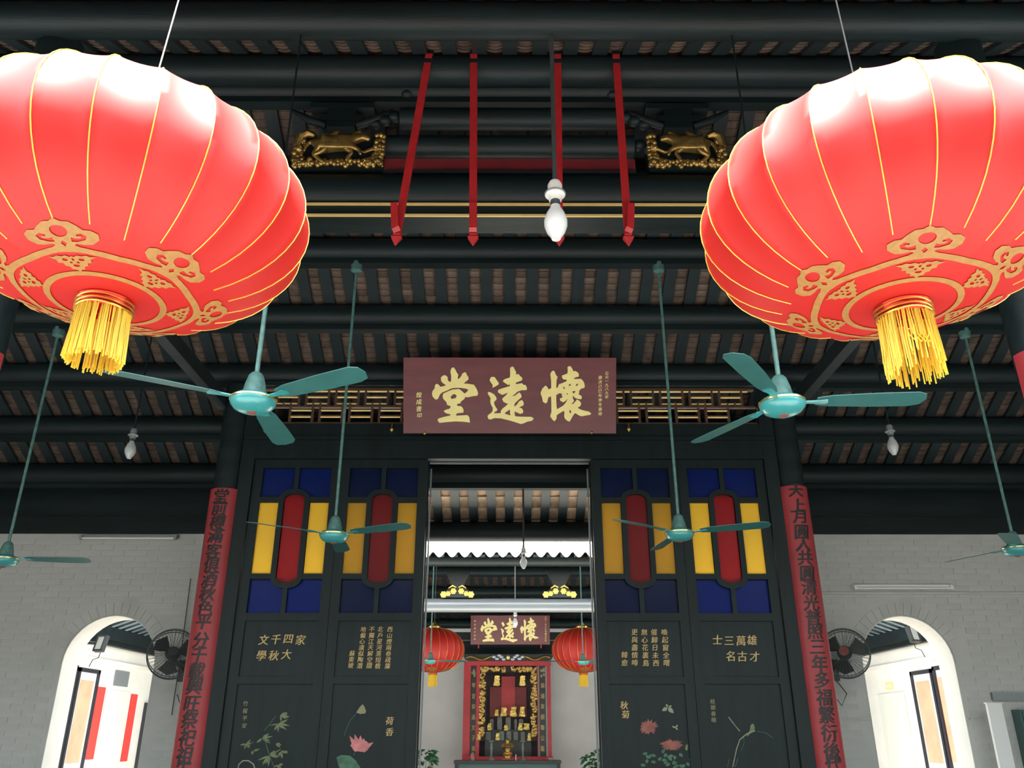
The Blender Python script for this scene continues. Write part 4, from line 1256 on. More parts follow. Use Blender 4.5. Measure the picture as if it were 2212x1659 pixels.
# ================================================================== LANTERNS
LR, LH, NRIB = 0.60, 0.352, 24
def sagf(phi, e):
    psi = (phi * NRIB / (2 * PI)) % 1.0
    return 1 - .030 * e * math.sin(PI * psi) ** .8
def lprof(t):
    c = max(0.0, math.cos(t))
    return LR * c ** .86, LH * math.sin(t)
def zbot(r, phi):
    for _ in range(3):
        e = min(1, r / LR * 1.2)
        re = r / sagf(phi, e)
    c = min(1.0, (re / LR)) ** (1 / .86)
    return -LH * math.sqrt(max(0, 1 - c * c))
def build_lantern(loc, label, rz, seed, ragged):
    t = thing('lantern', label, 'lantern', loc, group='large red lanterns')
    C = Vector(loc)
    t0 = -math.acos((.080 / LR) ** (1 / .86))
    m = MB()
    nu, nv = NRIB * 6, 36
    for i in range(nv + 1):
        tt = t0 + (-2 * t0) * i / nv
        r_, z = lprof(tt)
        e = min(1, r_ / LR * 1.2)
        for k in range(nu):
            phi = 2 * PI * k / nu
            rr = r_ * sagf(phi, e)
            m.v.append(C + Vector((rr * math.cos(phi + rz), rr * math.sin(phi + rz), z)))
    for i in range(nv):
        for k in range(nu):
            a0, a1 = i * nu + k, i * nu + (k + 1) % nu
            m.f.append((a0, a1, a1 + nu, a0 + nu))
    m.build('fabric_body', 'lantern_red', t, True, recalc=False)
    for k in range(NRIB):
        phi = 2 * PI * k / NRIB + rz
        rb_ = .365 if k % 4 != 2 else .335
        ts = -math.acos((rb_ / LR) ** (1 / .86))
        path = []
        for i in range(22):
            tt = ts + (1.42 - ts) * i / 21
            r_, z = lprof(tt)
            path.append(C + Vector((r_ * 1.002 * math.cos(phi), r_ * 1.002 * math.sin(phi), z * 1.002)))
        MB().tube(path, .0020, 5).build('rib', 'lantern_rib', t, True)
    # gold print under the lantern
    def drape(key, r0, phi0, kk=1.0):
        vs_, fs = SHP[key]
        bm = bmesh.new()
        bv = [bm.verts.new((v[0], v[1], 0)) for v in vs_]
        for f in fs:
            try: bm.faces.new([bv[i] for i in f])
            except ValueError: pass
        for _ in range(3):
            long_e = [e for e in bm.edges if e.calc_length() > .022]
            if long_e: bmesh.ops.subdivide_edges(bm, edges=long_e, cuts=1)
        bmesh.ops.triangulate(bm, faces=bm.faces)
        bm.verts.index_update()
        mm = MB()
        for v in bm.verts:
            x, y = v.co.x * kk, r0 + v.co.y * kk
            r_ = math.hypot(x, y)
            ph = math.atan2(x, y)
            z = zbot(r_, ph + phi0) - .003
            mm.v.append(C + Vector((r_ * math.cos(ph + phi0 + rz), r_ * math.sin(ph + phi0 + rz), z)))
        mm.f = [tuple(v.index for v in f.verts) for f in bm.faces]
        bm.free()
        return mm
    def ring(ra, rb2, wob, name):
        mm = MB()
        n_ = 144
        for k in range(n_):
            ph = 2 * PI * k / n_
            w_ = wob * math.cos(6 * ph)
            for r_ in (ra + w_, (ra + rb2) / 2 + w_, rb2 + w_):
                mm.v.append(C + Vector((r_ * math.cos(ph + rz), r_ * math.sin(ph + rz), zbot(r_, ph) - .003)))
        for k in range(n_):
            k2 = (k + 1) % n_
            for j in (0, 1):
                mm.f.append((k * 3 + j, k * 3 + j + 1, k2 * 3 + j + 1, k2 * 3 + j))
        return mm.build(name, 'lantern_gold', t)
    ring(.160, .180, 0, 'inner_gold_ring')
    ring(.256, .277, .006, 'outer_gold_ring')
    for k in range(6):
        ph = 2 * PI * k / 6
        drape('cloud', .277, ph, .80).build('cloud_motif', 'lantern_gold', t)
        drape('floral', .222, ph, .72).build('floral_motif', 'lantern_gold', t)
    # collar and tassel
    zb_ = -LH * math.sin(-t0)
    col_ = MB().lathe([(.086, zb_ + .010), (.089, zb_ - .005), (.083, zb_ - .012), (.086, zb_ - .020), (.080, zb_ - .028), (.083, zb_ - .036), (.075, zb_ - .042), (.069, zb_ - .016)], C, 40, False).build('collar', 'foil_red', t, True)
    for z in (zb_ - .010, zb_ - .026, zb_ - .039):
        pts = [C + Vector((.085 * math.cos(2 * PI * k / 36), .085 * math.sin(2 * PI * k / 36), z + .003 * math.sin(3 * 2 * PI * k / 36))) for k in range(37)]
        MB().tube(pts, .0035, 6, False).build('gold_cord', 'foil_gold', col_, True)
    MB().lathe([(.06, -zb_ - .01), (.115, -zb_ - .012), (.118, -zb_ + .02), (.10, -zb_ + .04), (.05, -zb_ + .05), (.03, -zb_ + .09), (.01, -zb_ + .10)], C, 32).build('top_cap', 'foil_gold', t, True)
    rnd_ = random.Random(seed)
    m = MB()
    for k in range(220 if ragged else 300):
        a_ = 2 * PI * rnd_.random()
        r_ = rnd_.uniform(.068, .080)
        if ragged and (-PI * .75 < (math.atan2(math.sin(a_), math.cos(a_))) < -PI * .30) and rnd_.random() < .62: continue
        L_ = .170 + (rnd_.uniform(-.030, .045) if ragged else rnd_.uniform(-.010, .014))
        x0 = C + Vector((r_ * math.cos(a_), r_ * math.sin(a_), zb_ - .036))
        w_ = rnd_.uniform(1.02, 1.12)
        x2 = C + Vector((r_ * w_ * math.cos(a_) + rnd_.uniform(-.006, .006), r_ * w_ * math.sin(a_), zb_ - .036 - L_))
        x1 = (x0 + x2) / 2 + Vector((rnd_.uniform(-.003, .003), rnd_.uniform(-.003, .003), 0))
        m.tube([x0, x1, x2], .0024, 4)
    if ragged:
        for k in range(4):
            a_ = -PI / 2 + (k - 1.5) * .18
            p0 = C + Vector((.074 * math.cos(a_ - .25), .074 * math.sin(a_ - .25), zb_ - .04))
            p2 = C + Vector((.074 * math.cos(a_ + .25), .074 * math.sin(a_ + .25), zb_ - .04))
            mid = (p0 + p2) / 2 + Vector((0, -.01, -.12))
            m.tube([p0, p0 * .4 + mid * .6 + Vector((-.01, 0, -.02)), mid, p2 * .4 + mid * .6 + Vector((.01, 0, -.02)), p2], .0024, 4)
    tag(m.build('tassel', 'tassel_yellow', t, recalc=False), kind='stuff')
    return t
CL = P(272, 455, 2.34)
CR_ = P(1908, 463, 2.34)
lanL = build_lantern(CL, 'huge red lantern with full yellow tassel at upper left', math.radians(-29), 5, False)
lanR = build_lantern(CR_, 'huge red lantern with ragged yellow tassel at upper right', math.radians(19), 9, True)
for s, C, T_, lab in ((-1, CL, lanL, 'frayed pale cord holding up the left huge lantern'), (1, CR_, lanR, 'thin dark cord holding up the right huge lantern')):
    top = Vector((C.x, 2.40, zr(2.40) - .2))
    bot = C + Vector((0, 0, LH + .09))
    m = MB().tube([top, (top + bot) / 2 + Vector((.01, .01, 0)), bot], .003, 6)
    m.tube([bot + Vector((-.02, 0, .02)), bot + Vector((0, 0, .05)), bot + Vector((.02, 0, .02)), bot + Vector((0, 0, -.01))], .004, 6)
    m.build('cord', 'cord_white' if s < 0 else 'cord_dark', T_, True)

# ================================================================== CEILING FANS
def build_fan(loc, ztop, label, rz, zcup=None):
    t = thing('ceiling_fan', label, 'fan', loc, group='teal ceiling fans')
    C = Vector(loc)
    zfull = ztop
    if zcup:
        MB().cyl(Vector((C.x, C.y, zcup)), Vector((C.x, C.y, zfull)), .006, n=8).build('suspension_wire', 'dark_wood', t, True)
        ztop = zcup
    MB().cyl(C + Vector((0, 0, .13)), Vector((C.x, C.y, ztop)), .0125, n=12).build('rod', 'fan_rod', t, True)
    MB().lathe([(.012, ztop - .12 - C.z), (.05, ztop - .10 - C.z), (.055, ztop - .03 - C.z), (.045, ztop - C.z)], C, 20).build('ceiling_cup', 'fan_rod', t, True)
    MB().lathe([(.062, .035), (.052, .09), (.038, .14), (.026, .155), (.012, .16)], C, 24).build('bell_cup', 'fan_rod', t, True)
    MB().lathe([(.018, -.060), (.055, -.056), (.092, -.040), (.112, -.016), (.114, .004), (.104, .022), (.075, .034), (.05, .038)], C, 36).build('motor_housing', 'fan_teal', t, True)
    MB().lathe([(.106, .014), (.118, .010), (.118, .002), (.106, -.002)], C, 36, False).build('brass_ring', 'brass', t, True)
    MB().lathe([(.001, -.068), (.02, -.066), (.024, -.058), (.02, -.05)], C, 16).build('hub_cap', 'paint_rust', t, True)
    for k in range(3):
        a_ = rz + k * 2 * PI / 3
        R = Matrix.Rotation(a_, 3, 'Z')
        tw = math.radians(11)
        outl = [(.17, -.035), (.24, -.052), (.45, -.062), (.66, -.064), (.70, -.045), (.712, 0), (.69, .045), (.64, .060), (.45, .058), (.24, .045), (.17, .03)]
        pts_t, pts_b = [], []
        for x, y in outl:
            z = .012 - y * math.tan(tw)
            pts_t.append(C + R @ Vector((x, y, z + .002)))
            pts_b.append(C + R @ Vector((x, y, z - .002)))
        n_ = len(outl)
        bl_ = MB().add(pts_t + pts_b, [tuple(range(n_)), tuple(reversed(range(n_, 2 * n_)))] + [(i, n_ + i, n_ + (i + 1) % n_, (i + 1) % n_) for i in range(n_)]).build('blade', 'fan_blade', t)
        m = MB()
        m.prism([C + R @ Vector((x, y, .006)) for x, y in ((.09, -.014), (.16, -.016), (.22, -.03), (.23, 0), (.22, .03), (.16, .016), (.09, .014))], (0, 0, .006))
        m.build('blade_iron', 'fan_teal', bl_)
    return t
R_ = math.radians
cF1, cF2 = P(547, 868, 3.9), P(1690, 873, 3.9)
build_fan(cF1, zr(3.9) - .24, 'nearest teal ceiling fan below the left huge lantern', R_(91), P(600, 420, 3.9).z)
build_fan(cF2, zr(3.9) - .24, 'nearest teal ceiling fan below the right huge lantern', R_(-4), P(1600, 430, 3.9).z)
cF3, cF4 = P(722, 1157, 6.58), P(1468, 1153, 6.58)
build_fan(cF3, zr(6.58) - .24, 'teal ceiling fan in front of the left stained glass leaves', R_(95))
build_fan(cF4, zr(6.58) - .24, 'teal ceiling fan in front of the right stained glass leaves', R_(97))
cF5, cF6 = P(12, 1210, 7.25), P(2196, 1186, 7.25)
build_fan(cF5, zr(7.25) - .24, 'teal ceiling fan at the left picture edge before the white wall', R_(8))
build_fan(cF6, zr(7.25) - .24, 'teal ceiling fan at the right picture edge before the white wall', R_(115))

# ================================================================== HANGING LAMPS
def bulb_lamp(px, py_top, py_bot, Y, ztop, label, glassm, pipe='steel_pipe', pr=.012):
    a, b = P(px, py_top, Y), P(px, py_bot, Y)
    h_ = a.z - b.z
    x = (a.x + b.x) / 2
    C = Vector((x, Y, b.z))
    t = thing('pendant_lamp', label, 'lamp', C, group='bare bulb lamps')
    MB().cyl((x, Y, a.z - .005), (x, Y, ztop), pr, n=12).build('pipe', pipe, t, True)
    k = h_ / .37
    MB().lathe([(.030 * k, .372 * k), (.040 * k, .350 * k), (.040 * k, .305 * k), (.055 * k, .300 * k), (.055 * k, .285 * k), (.034 * k, .280 * k), (.034 * k, .25 * k)], C, 24).build('socket', 'porcelain' if glassm == 'bulb_white' else 'metal_grey', t, True)
    MB().lathe([(.057 * k, .298 * k), (.060 * k, .292 * k), (.057 * k, .286 * k)], C, 24, False).build('socket_ring', 'metal_grey', t, True)
    MB().lathe([(.026 * k, .252 * k), (.028 * k, .24 * k), (.028 * k, .215 * k)], C, 20).build('screw_cap', 'steel_pipe', t, True)
    MB().lathe([(.026 * k, .225 * k), (.030 * k, .20 * k), (.050 * k, .165 * k), (.063 * k, .12 * k), (.062 * k, .085 * k), (.048 * k, .045 * k), (.030 * k, .018 * k), (.024 * k, .004 * k), (.010 * k, 0)], C, 28).build('bulb', glassm, t, True)
    return t
bulb_lamp(1199, 394, 518, 3.9, zr(3.9) - .25, 'big white lamp bulb on a pipe in front of the red rods', 'bulb_white', 'steel_pipe', .013)
bulb_lamp(285, 928, 992, 7.25, zr(7.25) - .24, 'frosted bulb hanging below the left fan blade', 'bulb_clear', 'dark_wood', .008)
bulb_lamp(1927, 918, 982, 7.25, zr(7.25) - .24, 'frosted bulb hanging below the right fan blade', 'bulb_clear', 'dark_wood', .008)
bulb_lamp(1131, 1184, 1229, 9.26, zr(9.26) - .25, 'frosted bulb on a dark cord inside the central doorway', 'bulb_white', 'cord_dark', .010)

# ================================================================== WALL FANS
def wall_fan(s, px, py, label):
    c = P(px, py, 9.05)
    t = thing('wall_fan', label, 'fan', c, group='wall mounted cage fans')
    Rr = .245
    Rm = Matrix.Rotation(R_(-24) * s, 3, 'Z') @ Matrix.Rotation(R_(78), 3, 'X')
    def w_(x, y, z): return c + Rm @ Vector((x, y, z))
    for z, rr in ((.05, Rr), (-.05, Rr), (0, Rr + .004)):
        MB().tube([w_(rr * math.cos(2 * PI * k / 32), rr * math.sin(2 * PI * k / 32), z) for k in range(33)], .005, 6, False).build('cage_ring', 'cage_wire', t, True)
    for k in range(36):
        a_ = 2 * PI * k / 36
        MB().tube([w_(.05 * math.cos(a_), .05 * math.sin(a_), .085), w_(.16 * math.cos(a_), .16 * math.sin(a_), .08), w_(Rr * math.cos(a_), Rr * math.sin(a_), .05),
                   w_(Rr * math.cos(a_), Rr * math.sin(a_), -.05), w_(.16 * math.cos(a_), .16 * math.sin(a_), -.08), w_(.05 * math.cos(a_), .05 * math.sin(a_), -.085)], .0022, 4).build('cage_wire', 'cage_wire', t)
    for k in range(3):
        a_ = 2 * PI * k / 3 + .4
        pts = []
        for q_, (r_, d) in enumerate(((.04, -.15), (.12, -.5), (.20, -.55), (.22, 0), (.20, .5), (.12, .45), (.04, .15))):
            pts.append(w_(r_ * math.cos(a_ + d), r_ * math.sin(a_ + d), .02 * d))
        MB().prism(pts, Rm @ Vector((0, 0, .006))).build('blade', 'black_plastic', t)
    MB().cyl(w_(0, 0, .02), w_(0, 0, -.22), .075, .06, 18).build('motor', 'black_plastic', t, True)
    MB().cyl(w_(0, 0, .085), w_(0, 0, .10), .05, .045, 18).build('badge', 'paint_rust' if s > 0 else 'black_plastic', t, True)
    m = MB().tube([w_(0, 0, -.2), Vector((c.x - s * .0, 9.38, c.z - .10)), Vector((c.x, 9.49, c.z - .12))], [.03, .028, .04], 10)
    m.box((c.x, 9.465, c.z - .14), (.12, .05, .22))
    m.build('wall_bracket', 'black_plastic', t)
    MB().tube([Vector((c.x + .02, 9.44, c.z - .25)), Vector((c.x + .10, 9.42, c.z - .38)), Vector((c.x + .03, 9.42, c.z - .5)), Vector((c.x - .04, 9.45, c.z - .38))], .006, 6).build('cable', 'cord_dark', t, True)
wall_fan(-1, 374, 1413, 'dark cage fan on the wall left of the left couplet board')
wall_fan(1, 1826, 1411, 'dark cage fan on the wall between right couplet board and arch')
a, b = P(410, 1250, CYR), P(372, 1560, CYR)
single('wall_conduit', MB().tube([P(413, 1250, 9.46), P(391, 1420, 9.46), P(372, 1545, 9.46)], .005, 8), 'cord_dark', 'thin dark cable running down beside the left couplet board', 'cable', True)

# ================================================================== REAR HALL SEEN THROUGH THE DOORWAY
H2 = 13.5
def z2(Y):
    return EYE + (2.66 + .5 * (Y - H2) if Y < 17.5 else 2.66 + 2.0 - .5 * (Y - 17.5))
XW = 3.6
single('floor_rear_hall', MB().span(-HX, HX, 13.9, 21.9, -.1, .02), 'rear_floor', 'stone floor of the rear hall', 'floor', kind='structure')
single('wall_rear_hall', MB().span(-HX, HX, 21.6, 21.9, 0, z2(21.6) + .1), 'plaster_grey', 'pale grey back wall behind the shrine', 'wall', kind='structure')
for s, nm in ((-1, 'left'), (1, 'right')):
    single('wall_rear_' + nm, MB().prism([(s * HX, y, z) for y, z in ((17.5, 0), (21.9, 0), (21.9, z2(21.6)), (17.5, z2(17.5)))], (s * .2, 0, 0)), 'plaster_grey', 'pale %s side wall of the rear hall' % nm, 'wall', kind='structure')
rc = thing('ceiling_rear', 'timber and tile roof of the rear hall beyond the courtyard', 'roof', (0, 17.5, z2(17.5)), kind='structure')
for Y in (13.75, 14.6, 15.4, 16.2, 16.9, 17.5, 18.2, 18.9, 19.6, 20.3, 20.95, 21.5):
    MB().tube([(-HX, Y, z2(Y) - .12), (HX, Y, z2(Y) - .12)], .11, 14).build('purlin', 'dark_wood', rc, True)
fr = None
for i in range(-14, 15):
    x = i * PITCH
    if fr is None:
        m = MB().bar((0, H2 - .05, z2(H2 - .05) + .02), (0, 17.5, z2(17.49) + .02), .108, .04).bar((0, 17.5, z2(17.5) + .02), (0, 21.7, z2(21.7) + .02), .108, .04)
        fr = m.build('rafter', 'rafter_wood', rc)
        fr.location = (x, 0, 0)
    else:
        o = fr.copy()
        COL.objects.link(o)
        o.location = (x, 0, 0)
m = MB()
for i in range(-14, 15):
    x = i * PITCH + PITCH / 2
    for Y0, Y1, sl in ((H2, 17.45, .5), (17.55, 21.6, -.5)):
        Y = Y0
        while Y < Y1:
            L_ = .24
            sa = sl
            w_ = .075
            m.add([(x - w_, Y, z2(Y) + .05), (x + w_, Y, z2(Y) + .05), (x + w_, Y + L_, z2(Y) + .05 + sa * L_ + .015), (x - w_, Y + L_, z2(Y) + .05 + sa * L_ + .015)], [(0, 1, 2, 3)])
            Y += .20
tag(m.build('tile_field', 'roof_clay', rc, recalc=False), kind='stuff')
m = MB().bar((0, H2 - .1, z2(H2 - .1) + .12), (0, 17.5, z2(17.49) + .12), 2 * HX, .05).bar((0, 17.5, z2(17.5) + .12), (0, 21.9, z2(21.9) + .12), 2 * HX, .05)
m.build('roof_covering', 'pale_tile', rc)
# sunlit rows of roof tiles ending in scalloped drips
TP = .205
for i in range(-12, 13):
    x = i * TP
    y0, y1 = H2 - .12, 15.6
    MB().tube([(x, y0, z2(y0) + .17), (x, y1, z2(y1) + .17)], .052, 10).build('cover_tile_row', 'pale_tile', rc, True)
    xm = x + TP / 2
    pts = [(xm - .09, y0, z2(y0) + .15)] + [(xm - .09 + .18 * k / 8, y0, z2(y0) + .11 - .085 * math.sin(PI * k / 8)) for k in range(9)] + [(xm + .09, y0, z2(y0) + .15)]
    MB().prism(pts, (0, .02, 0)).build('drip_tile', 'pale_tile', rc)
MB().span(-HX, HX, H2 + .30, H2 + .34, z2(H2) - .10, z2(H2) + .14).build('eave_fascia', 'dark_wood', rc)
# big round beam across the front of the rear hall
BYR = 14.3
zb1, zb2 = P(1100, 1291, BYR - .1).z, P(1100, 1321, BYR - .1).z
single('rear_beam', MB().tube([(-4.2, BYR, (zb1 + zb2) / 2), (4.2, BYR, (zb1 + zb2) / 2)], (zb1 - zb2) / 2, 24), 'beam_grey', 'smooth round grey beam across the front of the rear hall', 'beam', True)
for s in (-1, 1):
    t = thing('column', 'grey round column holding the %s end of the rear hall beam' % ('left' if s < 0 else 'right'), 'column', (s * 3.6, BYR, 0), group='rear hall columns')
    MB().lathe([(.16, 0), (.16, zb2)], (s * 3.6, BYR, 0), 20).build('shaft', 'dark_wood', t, True)
    MB().lathe([(.24, 0), (.24, .1), (.18, .2)], (s * 3.6, BYR, 0), 20).build('stone_base', 'stone_floor', t, True)
# gilt peony brackets and their dark blocks
for px, lab in ((988, 'gilt flower bracket on the rear beam, left of the hanging bulb'), (1209, 'gilt flower bracket on the rear beam, right of the hanging bulb')):
    c = P(px, 1291, BYR - .08)
    t = thing('gilt_bracket', lab, 'bracket', c, group='gilt flower brackets on the rear beam')
    MB().prism([c + Vector((x, -.03, z)) for x, z in ((-.27, 0), (.27, 0), (.20, .10), (.10, .19), (-.10, .19), (-.20, .10))], (0, .12, 0)).build('core', 'dark_wood', t)
    MB().prism([c + Vector((x, 0, z)) for x, z in ((-.10, .19), (.10, .19), (.13, .27), (.22, .45), (-.22, .45), (-.13, .27))], (0, .10, 0)).build('cushion_block', 'dark_wood', t)
    for sx in (-1, 1):
        for fx, fz, fr_ in ((.23, .045, .055), (.15, .06, .042), (.065, .10, .05)):
            f0 = c + Vector((sx * fx, -.05, fz))
            fo = MB().ball(f0, (fr_ * .45, .03, fr_ * .45), 10, 6).build('flower_heart', 'gilt_bright', t, True)
            m = MB()
            for k in range(6):
                a_ = 2 * PI * k / 6
                m.ball(f0 + Vector((fr_ * .62 * math.cos(a_), .006, fr_ * .62 * math.sin(a_))), (fr_ * .42, .018, fr_ * .42), 8, 5)
            m.build('petals', 'gilt_bright', t, True)
        MB().tube([c + Vector((sx * .02, -.05, .16)), c + Vector((sx * .08, -.055, .19)), c + Vector((sx * .15, -.05, .15))], [.008, .014, .005], 8).build('leaf_scroll', 'gilt_bright', t, True)
# dark beams below the rear roof
YB = 21.35
za, zc = P(1100, 1385, YB).z, P(1100, 1413, YB).z
single('rear_lintel', MB().span(-HX, HX, YB - .08, YB + .2, zc, za), 'dark_wood', 'dark lintel along the top of the rear hall back wall', 'beam')
YC = 20.27
single('rear_tie_beam', MB().span(-HX, HX, YC - .06, YC + .06, P(1100, 1382, YC).z, P(1100, 1366, YC).z), 'dark_wood', 'dark tie beam behind the small plaque', 'beam')

# second plaque
t, q, xo2, yo2, W, H, up, nrm, ux = plaque(0, 1329, 1391.5, 1017, 1188, 20.2, R_(14), 'small maroon name plaque with gold characters above the shrine', 1)
def remap(fx0, fx1, gx0, gx1):
    return lambda v: gx0 + (v - fx0) * (gx1 - gx0) / (fx1 - fx0)
mx_, my_ = remap(934, 1279, 1038, 1165), remap(793, 914, 1334, 1386)
big_chars(t, q, lambda v: xo2(mx_(v)), lambda v: yo2(my_(v)), ux, up, nrm, .008)
small_col(t, q, xo2, yo2, 1179, 1333, 1383, '公元一九八九年歲次己巳', .045, 'small_inscription')
small_col(t, q, xo2, yo2, 1026, 1341, 1380, '煌成書己巳年', .045, 'signature')
for px in (1034, 1169):
    a = q(xo2(px), 0)
    MB().cyl(a, a + Vector((0, .02, -.09)), .016, n=8).build('support_peg', 'shrine_red', t, True)

# rear lanterns, fans and bulb
for px, s, lab in ((937, -1, 'red lantern in the rear hall left of the shrine'), (1259, 1, 'red lantern in the rear hall right of the shrine')):
    c = P(px, 1404, 18.3)
    o = dup(lanL, c, None, 1.10, lab, 'rear hall red lanterns', skip=('cord',))
    o.scale = (1.08, 1.08, 1.28)
    OFF[o.name] = Vector((0, 0, 0))
    MB().cyl(Vector((0, 0, LH + .08)), Vector((0, 0, (z2(18.3) - .05 - c.z) / 1.28)), .007, n=6).build('cord', 'cord_dark', o, True)
for px, py, rz, lab in ((930, 1428, 20, 'small looking teal fan in the rear hall before the left lantern'), (1260, 1430, 60, 'small looking teal fan in the rear hall before the right lantern')):
    c = P(px, py, 16.9)
    build_fan(c, z2(16.9) - .24, lab, R_(rz))
bulb_lamp(1113, 1321, 1356, 17.5, z2(17.5) - .23, 'white bulb hanging in front of the small plaque', 'bulb_white', 'cord_white', .008)

# ================================================================== SHRINE
SH = 20.9
def S(x, y, Y=SH): return P(980 + x / 6.167, 1390 + y / 6.167, Y)
shr = thing('shrine', 'red ancestral shrine with gilt carved border and black couplet panels', 'shrine', (0, SH, S(740, 1590).z))
def sb(name, x0, y0, x1, y1, m_, d0=0.0, d1=.08, par=shr, Y=SH):
    a, b = S(x0, y0, Y), S(x1, y1, Y)
    return MB().span(a.x, b.x, Y - d1, Y - d0, b.z, a.z).build(name, m_, par)
a, b = S(120, 1585), S(1325, 1585)
MB().span(a.x, b.x, SH - .12, SH + .35, .02, a.z).build('plinth', 'shrine_red', shr)
sb('niche_back', 330, 300, 1130, 1520, 'niche_dark', -.35, -.30)
sb('outer_post', 145, 240, 215, 1520, 'shrine_red', 0, .10)
sb('outer_post', 1240, 240, 1310, 1520, 'shrine_red', 0, .10)
sb('head_rail', 160, 240, 1297, 300, 'shrine_red', 0, .11)
sb('inner_post', 310, 300, 342, 1510, 'shrine_red', 0, .08)
sb('inner_post', 1112, 300, 1138, 1510, 'shrine_red', 0, .08)
sb('base_rail', 120, 1505, 1325, 1585, 'shrine_red', 0, .12)
for x0, x1, txt in ((220, 312, '琴宣章遠文子孫'), (1138, 1238, '錦繡華國聯公蔭')):
    cp = sb('couplet_panel', x0, 298, x1, 1510, 'shrine_black', .01, .05)
    m = MB()
    for i, ch in enumerate(txt):
        if ch in GLY:
            glyph(m, ch, S((x0 + x1) / 2, 560 + i * 140, SH - .055), .125, sx=.75, thick=.08)
    m.build('lettering', 'gold_paint', cp)
    m = MB()
    for k in range(7):
        p = S((x0 + x1) / 2 + random.uniform(-25, 25), 390 + random.uniform(-50, 60), SH - .055)
        m.ball(p, (.03, .006, .035), 8, 5)
    m.build('crest', 'gold_faint', cp)
# gilt leafy border, leaf clusters one by one
rnd = random.Random(2)
def cluster(x, y, r_):
    m = MB()
    for k in range(7):
        c = S(x + rnd.uniform(-1, 1) * r_ * .7, y + rnd.uniform(-1, 1) * r_ * .8, SH - .07 - rnd.uniform(0, .03))
        m.ball(c, (rnd.uniform(.025, .055), .02, rnd.uniform(.025, .06)), 8, 5, Matrix.Rotation(rnd.uniform(-.9, .9), 3, 'Y'))
    m.build('gilt_leaf_cluster', 'gilt', shr, True)
for i in range(12):
    cluster(392 - i * 2, 350 + i * 78, 40)
    cluster(1066 + i * 1, 350 + i * 78, 40)
for x in (450, 520, 590, 660, 800, 870, 940, 1010):
    cluster(x, 345, 30)
sb('border_ground', 342, 300, 432, 1300, 'niche_dark', 0, .03)
sb('border_ground', 1028, 300, 1112, 1300, 'niche_dark', 0, .03)
sb('border_ground', 432, 300, 1028, 385, 'niche_dark', 0, .03)
# canopy board with dragons and clouds
a, b = S(130, 150), S(1330, 240)
MB().prism([(a.x, SH - .1, a.z - .03), (a.x + .06, SH - .1, b.z + .03), (a.x + .16, SH - .1, b.z), (b.x - .16, SH - .1, b.z), (b.x - .06, SH - .1, b.z + .03), (b.x, SH - .1, a.z - .03), (b.x - .05, SH - .1, a.z), (a.x + .05, SH - .1, a.z)], (0, .08, 0)).build('canopy_board', 'shrine_black', shr)
MB().ball(S(728, 188, SH - .12), (.045, .02, .045), 14, 8).build('pearl', 'gold_leaf', shr, True)
for s in (-1, 1):
    MB().tube([S(728 + s * x, 195 + 22 * math.sin(x / 45), SH - .115) for x in range(220, 580, 24)], [.022 + .014 * math.sin(k / 14 * PI) for k in range(len(range(220, 580, 24)))], 8).build('gilt_dragon', 'gilt', shr, True)
    for k, (x, y) in enumerate(((90, 180), (150, 205), (60, 212), (120, 160), (190, 180))):
        MB().ball(S(728 + s * x, y, SH - .11), (.05, .015, .03), 10, 6).build('cloud', 'cloud_white', shr, True)
# red memorial papers inside the niche
NY = SH + .28
for x0, y0, x1, y1, lab in ((640, 440, 820, 960, 'middle'), (485, 580, 655, 980, 'left'), (800, 580, 975, 980, 'right')):
    a, b = S(x0, y0, NY), S(x1, y1, NY)
    o = single('memorial_paper', MB().span(a.x, b.x, NY - (.040 if lab == 'middle' else .020), NY - (.032 if lab == 'middle' else .012), b.z, a.z), 'red_faded' if lab != 'middle' else 'shrine_red', 'red memorial sheet at the %s of the shrine niche' % lab, 'paper', group='red memorial sheets')
# stepped shelf with tablets and gilt ornaments
NB = SH + .12
a, b = S(420, 1150, NB), S(1040, 1520, NB)
st = shr
MB().span(a.x, b.x, NB - .02, NB + .18, b.z, S(740, 1290, NB).z).build('lower_step', 'shrine_black', st)
MB().span(a.x, b.x, NB + .06, NB + .2, S(740, 1290, NB).z, a.z).build('upper_step', 'shrine_black', st)
def tablet(x, y0, y1, w_, Y, lab):
    a, b = S(x - w_ / 2, y0, Y), S(x + w_ / 2, y1, Y)
    b.z = S(740, y1 if y1 > 1200 else 1150, NB).z + .004
    t = thing('spirit_tablet', lab, 'tablet', ((a.x + b.x) / 2, Y, b.z), group='grey spirit tablets in the shrine')
    MB().span(a.x, b.x, Y - .02, Y + .02, b.z, a.z - .03).build('slab', 'tablet_grey', t)
    MB().ball(((a.x + b.x) / 2, Y, a.z - .03), ((b.x - a.x) / 2, .02, .03), 12, 6).build('rounded_head', 'tablet_grey', t, True)
for i, (x, w_) in enumerate(((508, 50), (616, 62), (730, 66), (830, 36), (900, 60))):
    tablet(x, 970 if i in (1, 2) else 1000, 1150, w_, NB + .12, ('first', 'second', 'third', 'fourth', 'fifth')[i] + ' grey tablet from the left on the upper shrine step')
for i, (x, w_) in enumerate(((460, 70), (640, 66), (738, 60), (830, 56), (925, 56), (1015, 50))):
    tablet(x, 1165, 1290, w_, NB + .02, ('first', 'second', 'third', 'fourth', 'fifth', 'sixth')[i] + ' grey tablet from the left on the lower shrine step')
